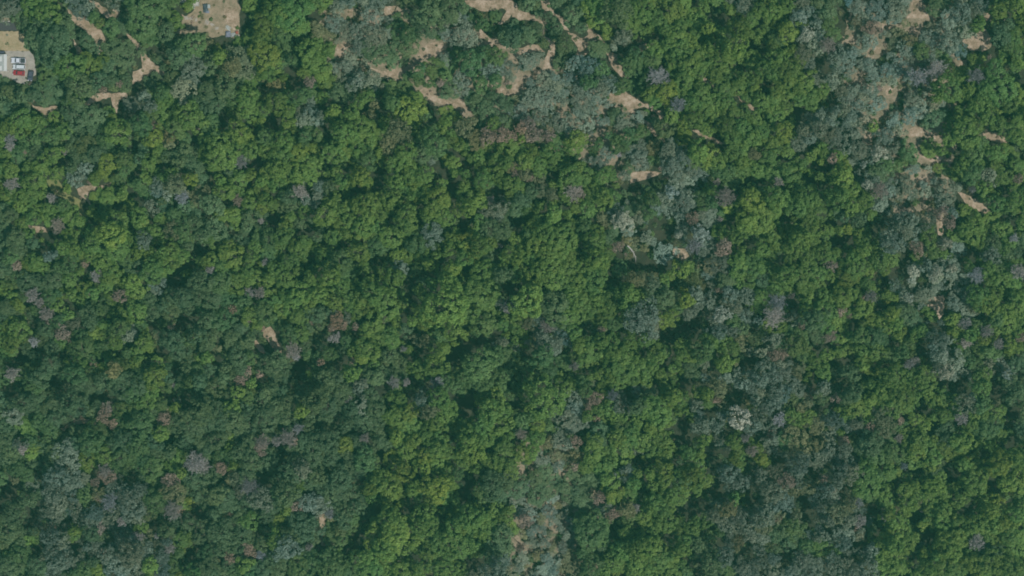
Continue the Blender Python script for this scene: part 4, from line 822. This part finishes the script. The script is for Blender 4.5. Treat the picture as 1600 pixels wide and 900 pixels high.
# ------------------------------------------------------------------ vehicles, shed and yard things
M['glass'] = plain('car_glass', (0.03, 0.045, 0.06), 0.08, spec=0.6, var=0.05)
M['rubber'] = plain('tyre_rubber', (0.025, 0.025, 0.026), 0.85, var=0.2)
M['alloy'] = plain('wheel_alloy', (0.45, 0.46, 0.47), 0.35, metal=0.8)
M['lamp'] = plain('lamp_glass', (0.7, 0.72, 0.74), 0.15, spec=0.6)
M['redlamp'] = plain('red_lamp_glass', (0.4, 0.02, 0.02), 0.2)
M['white'] = plain('white_paint', (0.46, 0.485, 0.53), 0.35, var=0.05)
M['offwhite'] = plain('off_white_paint', (0.43, 0.46, 0.48), 0.4, var=0.06)
M['redpaint'] = plain('faded_red_paint', (0.25, 0.022, 0.032), 0.35, var=0.12, scale=1.5)
M['darkpaint'] = plain('dark_blue_grey_paint', (0.055, 0.06, 0.085), 0.4, var=0.1)
M['liner'] = plain('black_bed_cover', (0.03, 0.037, 0.045), 0.7, var=0.2)
M['roofgrey'] = plain('grey_green_roof_sheet', (0.27, 0.29, 0.275), 0.55, var=0.12, scale=2)
M['roofwhite'] = plain('white_roof_panel', (0.43, 0.435, 0.42), 0.5, var=0.06)
M['timber'] = plain('weathered_timber', (0.30, 0.27, 0.23), 0.85, var=0.2, scale=9)
M['tarp'] = plain('blue_grey_tarpaulin', (0.13, 0.145, 0.19), 0.6, var=0.25, scale=1.5)
M['tarpdark'] = plain('dark_blue_tarpaulin', (0.05, 0.07, 0.085), 0.55, var=0.25, scale=1.5)
M['rust'] = plain('rusty_red_metal', (0.26, 0.07, 0.05), 0.8, var=0.3)
M['log'] = plain('bleached_dead_wood', (0.33, 0.31, 0.28), 0.85, var=0.25, scale=5)

def bm_obj(name, bm, m, parent=None, bevel=0.0, seg=2, smooth=False):
    if bevel: bmesh.ops.bevel(bm, geom=bm.edges[:], offset=bevel, segments=seg, affect='EDGES', profile=0.6, clamp_overlap=True)
    bmesh.ops.recalc_face_normals(bm, faces=bm.faces[:])
    me = bpy.data.meshes.new(name); bm.to_mesh(me); bm.free(); me.materials.append(m)
    if smooth:
        for p in me.polygons: p.use_smooth = True
    return link(name, me, parent)

def add_box(bm, c, d, top=1.0):
    vs = []
    for z, f in ((-1, 1.0), (1, top)):
        for sx, sy in ((-1, -1), (1, -1), (1, 1), (-1, 1)):
            vs.append(bm.verts.new((c[0] + sx * d[0] / 2 * f, c[1] + sy * d[1] / 2 * f, c[2] + z * d[2] / 2)))
    for f in ((3, 2, 1, 0), (4, 5, 6, 7), (0, 1, 5, 4), (1, 2, 6, 5), (2, 3, 7, 6), (3, 0, 4, 7)): bm.faces.new([vs[i] for i in f])
    return vs

def add_prism(bm, prof, y0, y1, inset=0.0):
    """side outline (x, z) extruded along y"""
    A = [bm.verts.new((x, y0, z)) for x, z in prof]; B = [bm.verts.new((x, y1, z)) for x, z in prof]
    n = len(prof)
    bm.faces.new(A); bm.faces.new(B[::-1])
    for i in range(n): bm.faces.new((A[i], B[i], B[(i + 1) % n], A[(i + 1) % n]))

def add_quad_slab(bm, q, t):
    """a thin pane through four corners, t thick along its normal"""
    q = [Vector(p) for p in q]; nrm = (q[1] - q[0]).cross(q[3] - q[0]).normalized() * t
    A = [bm.verts.new(p) for p in q]; B = [bm.verts.new(p + nrm) for p in q]
    bm.faces.new(A[::-1]); bm.faces.new(B)
    for i in range(4): bm.faces.new((A[i], A[(i + 1) % 4], B[(i + 1) % 4], B[i]))

def add_cyl(bm, c, r, w, axis='Y', seg=20):
    m = Matrix.Rotation(math.pi / 2, 4, 'X') if axis == 'Y' else Matrix()
    bmesh.ops.create_cone(bm, cap_ends=True, segments=seg, radius1=r, radius2=r, depth=w, matrix=Matrix.Translation(c) @ m)

def vehicle(name, label, cat, px, py, rz, L, W, paint, style):
    """a car, van or pickup standing nose towards -x"""
    x, y = at(px, py, 0); z = float(hgt(x, y)) + 0.075
    root = tag(empty(name, (x, y, z), rz), label, cat)
    h = L / 2; hw = W / 2
    belt = 0.95 if style != 'pickup' else 1.05
    hood = {'van': 0.98, 'pickup': 1.02, 'car': 0.86}[style]
    nose = {'van': 0.20, 'pickup': 0.24, 'car': 0.24}[style]
    prof = [(-h, .38), (-h + .02, .7), (-h + .18, hood - .08), (-h + L * nose, belt - .02), (h - .25, belt), (h - .03, belt - .12), (h, .45), (h - .12, .3), (-h + .12, .3)]
    bm = bmesh.new(); add_prism(bm, prof, -hw, hw); bm_obj('body', bm, paint, root, 0.07, 3)
    # greenhouse
    if style == 'van': c0, c1, r0, r1, top = -h + L * .22, h - .08, -h + L * .36, h - .18, 1.82
    elif style == 'pickup': c0, c1, r0, r1, top = -h + L * .25, -h + L * .64, -h + L * .40, -h + L * .62, 1.78
    else: c0, c1, r0, r1, top = -h + L * .26, h - .25, -h + L * .45, h - L * .14, 1.46
    b0, t0 = hw - .08, hw - .24
    bm = bmesh.new()
    lo = [(c0, -b0, belt - .03), (c1, -b0, belt - .03), (c1, b0, belt - .03), (c0, b0, belt - .03)]
    hi = [(r0, -t0, top), (r1, -t0, top), (r1, t0, top), (r0, t0, top)]
    vs = [bm.verts.new(p) for p in lo + hi]
    for f in ((3, 2, 1, 0), (4, 5, 6, 7), (0, 1, 5, 4), (1, 2, 6, 5), (2, 3, 7, 6), (3, 0, 4, 7)): bm.faces.new([vs[i] for i in f])
    bm_obj('cabin', bm, paint, root, 0.06, 3)
    def pane(nm, i, j, k, l, u0=.1, u1=.9, v0=.14, v1=.86):
        P = [Vector((lo + hi)[q]) for q in (i, j, k, l)]
        def q(u, v): return P[0] * (1 - u) * (1 - v) + P[1] * u * (1 - v) + P[2] * u * v + P[3] * (1 - u) * v
        bm = bmesh.new(); add_quad_slab(bm, [q(u0, v0), q(u1, v0), q(u1, v1), q(u0, v1)], 0.022); bm_obj(nm, bm, M['glass'], root)
    pane('windscreen', 3, 0, 4, 7); pane('rear_window', 1, 2, 6, 5)
    pane('side_window', 0, 1, 5, 4, .1, .46); pane('side_window', 0, 1, 5, 4, .5, .9)
    pane('side_window', 2, 3, 7, 6, .1, .5); pane('side_window', 2, 3, 7, 6, .54, .9)
    for sx in (-1, 1):
        for sy in (-1, 1):
            cx = sx * (h - L * .19); cy = sy * (hw - .1)
            bm = bmesh.new(); add_cyl(bm, (cx, cy, .33), .33, .22); w = bm_obj('wheel', bm, M['rubber'], root, 0.03, 2)
            bm = bmesh.new(); add_cyl(bm, (cx, cy + sy * .112, .33), .2, .02); bm_obj('rim', bm, M['alloy'], w)
    for sy in (-1, 1):
        bm = bmesh.new(); add_box(bm, (-h + .09, sy * (hw - .28), hood - .16), (.16, .36, .14)); bm_obj('headlight', bm, M['lamp'], root, .02)
        bm = bmesh.new(); add_box(bm, (h - .04, sy * (hw - .18), belt - .2), (.1, .22, .2)); bm_obj('tail_light', bm, M['redlamp'], root, .02)
        bm = bmesh.new(); add_box(bm, (c0 + .3, sy * (hw + .07), belt + .08), (.12, .18, .14)); bm_obj('wing_mirror', bm, paint, root, .03)
    if style == 'pickup':
        bm = bmesh.new(); add_box(bm, ((c1 + .12 + h - .12) / 2, 0, belt + .035), (h - .12 - c1 - .12, W - .24, .07)); bm_obj('bed_cover', bm, M['liner'], root, .02)
        for sy in (-1, 1):
            bm = bmesh.new(); add_box(bm, ((c1 + h) / 2, sy * (hw - .07), belt + .07), (h - c1 - .1, .09, .06)); bm_obj('bed_rail', bm, paint, root, .015)
    return root

vehicle('pickup_truck', 'white pickup truck with a dark bed cover, topmost of the parked vehicles', 'pickup truck', 29.8, 95.2, math.radians(-2), 5.4, 2.0, M['white'], 'pickup')
vehicle('parked_van', 'white long roofed van parked between the pickup and the red car', 'van', 30.6, 105.2, math.radians(-2), 4.7, 1.75, M['offwhite'], 'van')
vehicle('parked_car', 'red car at the lower end of the parked row on pale gravel', 'car', 30.0, 114.4, math.radians(-5), 4.4, 1.8, M['redpaint'], 'car')
vehicle('parked_car', 'dark blue grey car at the gravel edge beside the trees', 'car', 48.5, 118.5, math.radians(80), 3.9, 1.75, M['darkpaint'], 'car')

# shed at the left edge, only its right end in view
x0, y0 = at(14.2, 112.2); x1, y1 = at(-34, 86.4)
shed = tag(empty('metal_shed', ((x0 + x1) / 2, (y0 + y1) / 2, float(hgt(x0, y0)) + .07)), 'low shed with a ribbed grey roof and white eave beside the parked vehicles', 'shed')
sw, sd = x0 - x1, y1 - y0
bm = bmesh.new(); add_box(bm, (0, 0, 1.2), (sw - 1.6, sd - .5, 2.4)); bm_obj('wall', bm, M['roofwhite'], shed, .02)
bm = bmesh.new(); n = int((sw - 1.3) / .3)
prof = []
for k in range(n + 1):
    xx_ = -sw / 2 + .1 + k * .3
    prof += [(xx_, 2.5), (xx_ + .12, 2.5), (xx_ + .16, 2.56), (xx_ + .24, 2.56)]
prof = [p for p in prof if p[0] < sw / 2 - 1.25]
prof = prof + [(prof[-1][0], 2.42), (prof[0][0], 2.42)]
add_prism(bm, prof, -sd / 2, sd / 2); roof = bm_obj('roof', bm, M['roofgrey'], shed)
for (a0, a1, b0, b1) in ((-6, 2.9, 88, 96), (-6, 2.6, 103, 110)):
    q0 = at(a0, b1, 2.6); q1 = at(a1, b0, 2.6)
    bm = bmesh.new(); add_box(bm, ((q0[0] + q1[0]) / 2 - shed.location.x, (q0[1] + q1[1]) / 2 - shed.location.y, 2.585), (q1[0] - q0[0], q1[1] - q0[1], .03)); bm_obj('skylight', bm, M['roofwhite'], roof, .008)
bm = bmesh.new(); add_box(bm, (sw / 2 - .62, 0, 2.5), (1.12, sd + .1, .12)); bm_obj('eave', bm, M['roofwhite'], shed, .03)
for yy_ in (-sd / 2 + .3, sd / 2 - .3):
    bm = bmesh.new(); add_box(bm, (sw / 2 - .25, yy_, 1.2), (.12, .12, 2.4)); bm_obj('post', bm, M['roofwhite'], shed)

def bin_thing():
    x, y = at(5, 82.6); z = float(hgt(x, y)) + .07
    r = tag(empty('waste_container', (x, y, z)), 'dark low waste container on the gravel above the shed', 'waste container')
    bm = bmesh.new(); add_box(bm, (0, 0, .6), (1.5, .75, 1.0), 1.12); bm_obj('tub', bm, M['liner'], r, .03)
    for s in (-1, 1):
        bm = bmesh.new(); add_box(bm, (s * .42, 0, 1.13), (.8, .86, .06)); bm_obj('lid', bm, M['darkpaint'], r, .02)
        bm = bmesh.new(); add_cyl(bm, (s * .6, .3, .08), .08, .06); bm_obj('wheel', bm, M['rubber'], r)
bin_thing()

# kerb along the road
kx0, ky0 = at(-70, 33.6); kx1, ky1 = at(16, 33.6)
bm = bmesh.new(); add_box(bm, ((kx0 + kx1) / 2, ky0, float(hgt(kx1, ky0)) + .03), (kx1 - kx0, .32, .34)); tag(bm_obj('kerb', bm, M['concrete'], None, .02), kind='structure')
vx, vy = at(-30, 30.5)
sheet('dirt_verge', poly("-70,28.5 14,28.5 16,32.6 -70,32.6"), M['soil'], .07, .3, 94)

# ---- the littered yard
def ground_at(px, py, up=.06):
    x, y = at(px, py); return x, y, float(hgt(x, y)) + up
x, y, z = ground_at(307, 1)
tr_ = tag(empty('site_trailer', (x, y, z), 0), 'pale grey box trailer at the top of the littered yard', 'trailer')
bm = bmesh.new(); add_box(bm, (0, 0, 1.5), (2.5, 4.4, 2.1)); bm_obj('box', bm, M['concrete'], tr_, .05)
bm = bmesh.new()
for k in range(7): add_box(bm, (0, -1.9 + k * .63, 2.585), (2.3, .07, .05))
bm_obj('roof_rib', bm, M['roofgrey'], tr_)['kind'] = 'stuff'
bm = bmesh.new(); add_box(bm, (0, -2.212, 1.45), (1.6, .05, 1.8)); d_ = bm_obj('door', bm, M['roofwhite'], tr_, .01)
bm = bmesh.new(); add_box(bm, (.5, -2.26, 1.4), (.05, .05, .4)); bm_obj('handle', bm, M['alloy'], d_)
for s in (-1, 1):
    for q in (-.5, .5):
        bm = bmesh.new(); add_cyl(bm, (0, 0, 0), .34, .2, 'Y'); w = bm_obj('wheel', bm, M['rubber'], tr_, .03); w.location = (s * 1.12, q, .34); w.rotation_euler = (0, 0, math.pi / 2)
bm = bmesh.new(); add_box(bm, (0, 2.7, .5), (.1, 1.2, .1)); bm_obj('drawbar', bm, M['liner'], tr_)

def heap(name, label, cat, px, py, w, d, h, m, seed, rz=0.0):
    """a lumpy covered pile with a cloth that falls in folds"""
    r = np.random.default_rng(seed); x, y, z = ground_at(px, py)
    n = 22; V = []; F = []
    ph = r.uniform(0, 6, 6)
    for i in range(n):
        for j in range(n):
            u, v = i / (n - 1) * 2 - 1, j / (n - 1) * 2 - 1
            e = max(abs(u), abs(v)); top = h * np.clip((1 - e ** 3), 0, 1) * (0.75 + .25 * math.sin(2.6 * u + ph[0]) * math.cos(2.2 * v + ph[1]))
            wob = .07 * math.sin(9 * math.atan2(v, u) + ph[2]) * e
            V.append(((u * (1 + wob)) * w / 2, (v * (1 + wob)) * d / 2, top + .02 + .03 * math.sin(7 * u + 5 * v + ph[3])))
    for i in range(n - 1):
        for j in range(n - 1): F.append((i * n + j, (i + 1) * n + j, (i + 1) * n + j + 1, i * n + j + 1))
    o = tag(link(name, mesh_np(name, V, F, [m], smooth=True), None, (x, y, z)), label, cat); o.rotation_euler.z = rz
    mo = o.modifiers.new('thick', 'SOLIDIFY'); mo.thickness = .02
    return o
heap('tarpaulin', 'blue grey tarpaulin over a pile at the lower right of the yard', 'tarpaulin', 356, 53, 2.0, 2.4, .9, M['tarp'], 1)
heap('tarpaulin', 'pale grey tarpaulin spread beside the blue one', 'tarpaulin', 364.5, 54, 1.9, 1.6, .5, M['roofgrey'], 2, .2)
heap('tarpaulin', 'dark blue tarpaulin over a pile right of the trailer', 'tarpaulin', 321, 12.5, 1.9, 3.4, 1.0, M['tarpdark'], 3, .1)
heap('tarpaulin', 'small slate blue tarpaulin below the dark one', 'tarpaulin', 323.5, 18.5, 1.7, 1.0, .5, M['tarp'], 4)

def box_thing(name, label, cat, px, py, d, m, rz=0.0, lid=None):
    x, y, z = ground_at(px, py)
    r = tag(empty(name, (x, y, z), rz), label, cat)
    bm = bmesh.new(); add_box(bm, (0, 0, d[2] / 2), d); bm_obj('body', bm, m, r, .03)
    bm = bmesh.new(); add_box(bm, (0, 0, d[2] + .035), (d[0] + .06, d[1] + .06, .06)); bm_obj('lid', bm, lid or m, r, .02)
    for s in (-1, 1):
        bm = bmesh.new(); add_box(bm, (s * (d[0] / 2 + .025), 0, d[2] * .7), (.045, .3, .06)); bm_obj('handle', bm, M['alloy'], r, .01)
box_thing('storage_box', 'pale blue grey storage box below the trailer', 'box', 302.5, 11.5, (1.1, 1.2, .8), M['roofgrey'], .1)
box_thing('storage_box', 'pale green grey box right of the dark blue tarpaulin', 'box', 327, 10.5, (.9, 1.3, .9), M['roofgrey'], 0, M['roofgrey'])
box_thing('storage_box', 'rusty red crate beside the pale tarpaulin', 'box', 370.5, 51, (.9, .8, .7), M['rust'], .05)

def boards(px, py, n, l, w, rz, label, m):
    """a loose stack of planks: one thing with each plank a part"""
    x, y, z = ground_at(px, py)
    r = tag(empty('board_pile', (x, y, z), rz), label, 'board pile', 'scrap boards in the littered yard')
    q = np.random.default_rng(int(px * 7))
    for k in range(n):
        bm = bmesh.new(); add_box(bm, (0, 0, 0), (l * q.uniform(.8, 1.05), .24, .05)); o = bm_obj('board', bm, m, r, .006)
        o.location = (q.normal(0, .12), (k / max(1, n - 1) - .5) * w, .05 + .055 * (k % 3)); o.rotation_euler.z = q.normal(0, .16)
boards(292, 28, 5, 1.7, 1.1, .05, 'pale boards stacked at the left side of the yard', M['timber'])
boards(299, 28.5, 4, 1.6, .9, .2, 'lilac grey boards right of the pale stack', M['timber'])
boards(323.5, 34.5, 5, 1.8, 1.2, 1.3, 'grey boards lying in the middle of the yard', M['timber'])
boards(331.5, 38.5, 4, 1.7, .7, -.45, 'pale boards slanting beside the middle stack', M['timber'])
boards(356.5, 43.5, 6, 2.2, 1.2, -.55, 'pale boards lying just above the blue grey tarpaulin', M['roofgrey'])
boards(339, 44, 4, 1.5, .8, .1, 'grey boards scattered at the lower middle of the yard', M['timber'])
boards(371, 56, 4, 1.5, .8, 0, 'sandy boards beneath the rusty crate', M['timber'])
boards(306.5, 31, 3, 1.3, .5, 1.4, 'short upright row of grey boards left of the middle stack', M['timber'])
x, y, z = ground_at(286, 1)
bm = bmesh.new(); add_box(bm, (0, 0, .1), (2.6, 1.7, .3)); bm_obj('concrete_slab', bm, M['concrete'], None, .03).location = (x, y, z)
tag(bpy.data.objects['concrete_slab'], 'pinkish concrete slab at the top left of the yard', 'slab')

# ---- bleached fallen trunks lying in the canopy
def log(label, a, b, zt, r0, seed, bend=.4):
    r = np.random.default_rng(seed)
    pa, pb = at(*a, zt), at(*b, zt); za = float(hgt(*pa)) + zt
    root = tag(empty('fallen_log', (pa[0], pa[1], za)), label, 'fallen log')
    d = np.array([pb[0] - pa[0], pb[1] - pa[1], -.5]); L = np.linalg.norm(d); side = np.array([-d[1], d[0], 0]) / L
    pts = [d * t + side * math.sin(t * 3.1) * bend for t in np.linspace(0, 1, 7)]
    V, F = tube_np(pts, np.linspace(r0, r0 * .35, 7), 8); link('trunk', mesh_np('log', V, F, [M['log']], smooth=True), root)
    for k in range(5):
        p = pts[2 + k % 5] * 1.0; e = p + unit(d / L + side * (1 if k % 2 else -1) * r.uniform(.5, 1.2) + np.array([0, 0, .3])) * r.uniform(.8, 1.9)
        V, F = tube_np([p, p * .5 + e * .5 + [0, 0, .1], e], [r0 * .4, r0 * .28, r0 * .1], 5); link('branch', mesh_np('branch', V, F, [M['log']], smooth=True), root)
log('short white trunk curving over the withered brown bushes', (980, 384), (993, 404), 6.5, .28, 2, .5)

# ------------------------------------------------------------------ air, light, camera
bm = bmesh.new(); add_box(bm, (0, 0, (603.0 - 6.0) / 2), (1160, 960, 609.0))
hz = bm_obj('haze', bm, bpy.data.materials.new('thin_air')); tag(hz, 'thin blue green air over the whole wood', 'haze', kind='stuff')
m = hz.data.materials[0]; m.use_nodes = True; nt = m.node_tree
for n_ in list(nt.nodes):
    if n_.type != 'OUTPUT_MATERIAL': nt.nodes.remove(n_)
pv = nt.nodes.new('ShaderNodeVolumePrincipled'); pv.inputs['Color'].default_value = HAZE_COL; pv.inputs['Density'].default_value = HAZE_D
pv.inputs['Anisotropy'].default_value = 0.0
nt.links.new(pv.outputs['Volume'], [n_ for n_ in nt.nodes if n_.type == 'OUTPUT_MATERIAL'][0].inputs['Volume'])

w = bpy.data.worlds.new('World'); S.world = w; w.use_nodes = True
bg = w.node_tree.nodes['Background']
sky = w.node_tree.nodes.new('ShaderNodeTexSky'); sky.sky_type = 'NISHITA'; sky.sun_disc = False
sky.sun_elevation = SUN_EL; sky.sun_rotation = SUN_AZ % (2 * math.pi); sky.air_density = 1.0; sky.dust_density = 1.0
w.node_tree.links.new(sky.outputs['Color'], bg.inputs['Color']); bg.inputs['Strength'].default_value = SKY_S
sl = bpy.data.lights.new('sun', 'SUN'); sl.energy = SUN_E; sl.angle = math.radians(0.5); sl.color = (1.0, 0.96, 0.89)
so = bpy.data.objects.new('sun', sl); COL.objects.link(so); so.rotation_euler = SUN_DIR.to_track_quat('Z', 'Y').to_euler(); so.location = SUN_DIR * 300

cam = bpy.data.cameras.new('camera'); co = bpy.data.objects.new('camera', cam); COL.objects.link(co)
co.location = (0, 0, CAM_H); cam.sensor_width = 36; cam.lens = 36 * CAM_H / (1600 * MPP); cam.clip_start = 1; cam.clip_end = 3000
S.camera = co
S.view_settings.view_transform = 'Standard'; S.view_settings.look = 'None'; S.view_settings.gamma = 1; S.view_settings.exposure = EXPO
S.render.engine = 'CYCLES'
S.cycles.max_bounces = 5; S.cycles.diffuse_bounces = 3; S.cycles.volume_bounces = 0; S.cycles.transmission_bounces = 3; S.cycles.glossy_bounces = 2
S.cycles.filter_width = FILTER
S.cycles.use_denoising = True
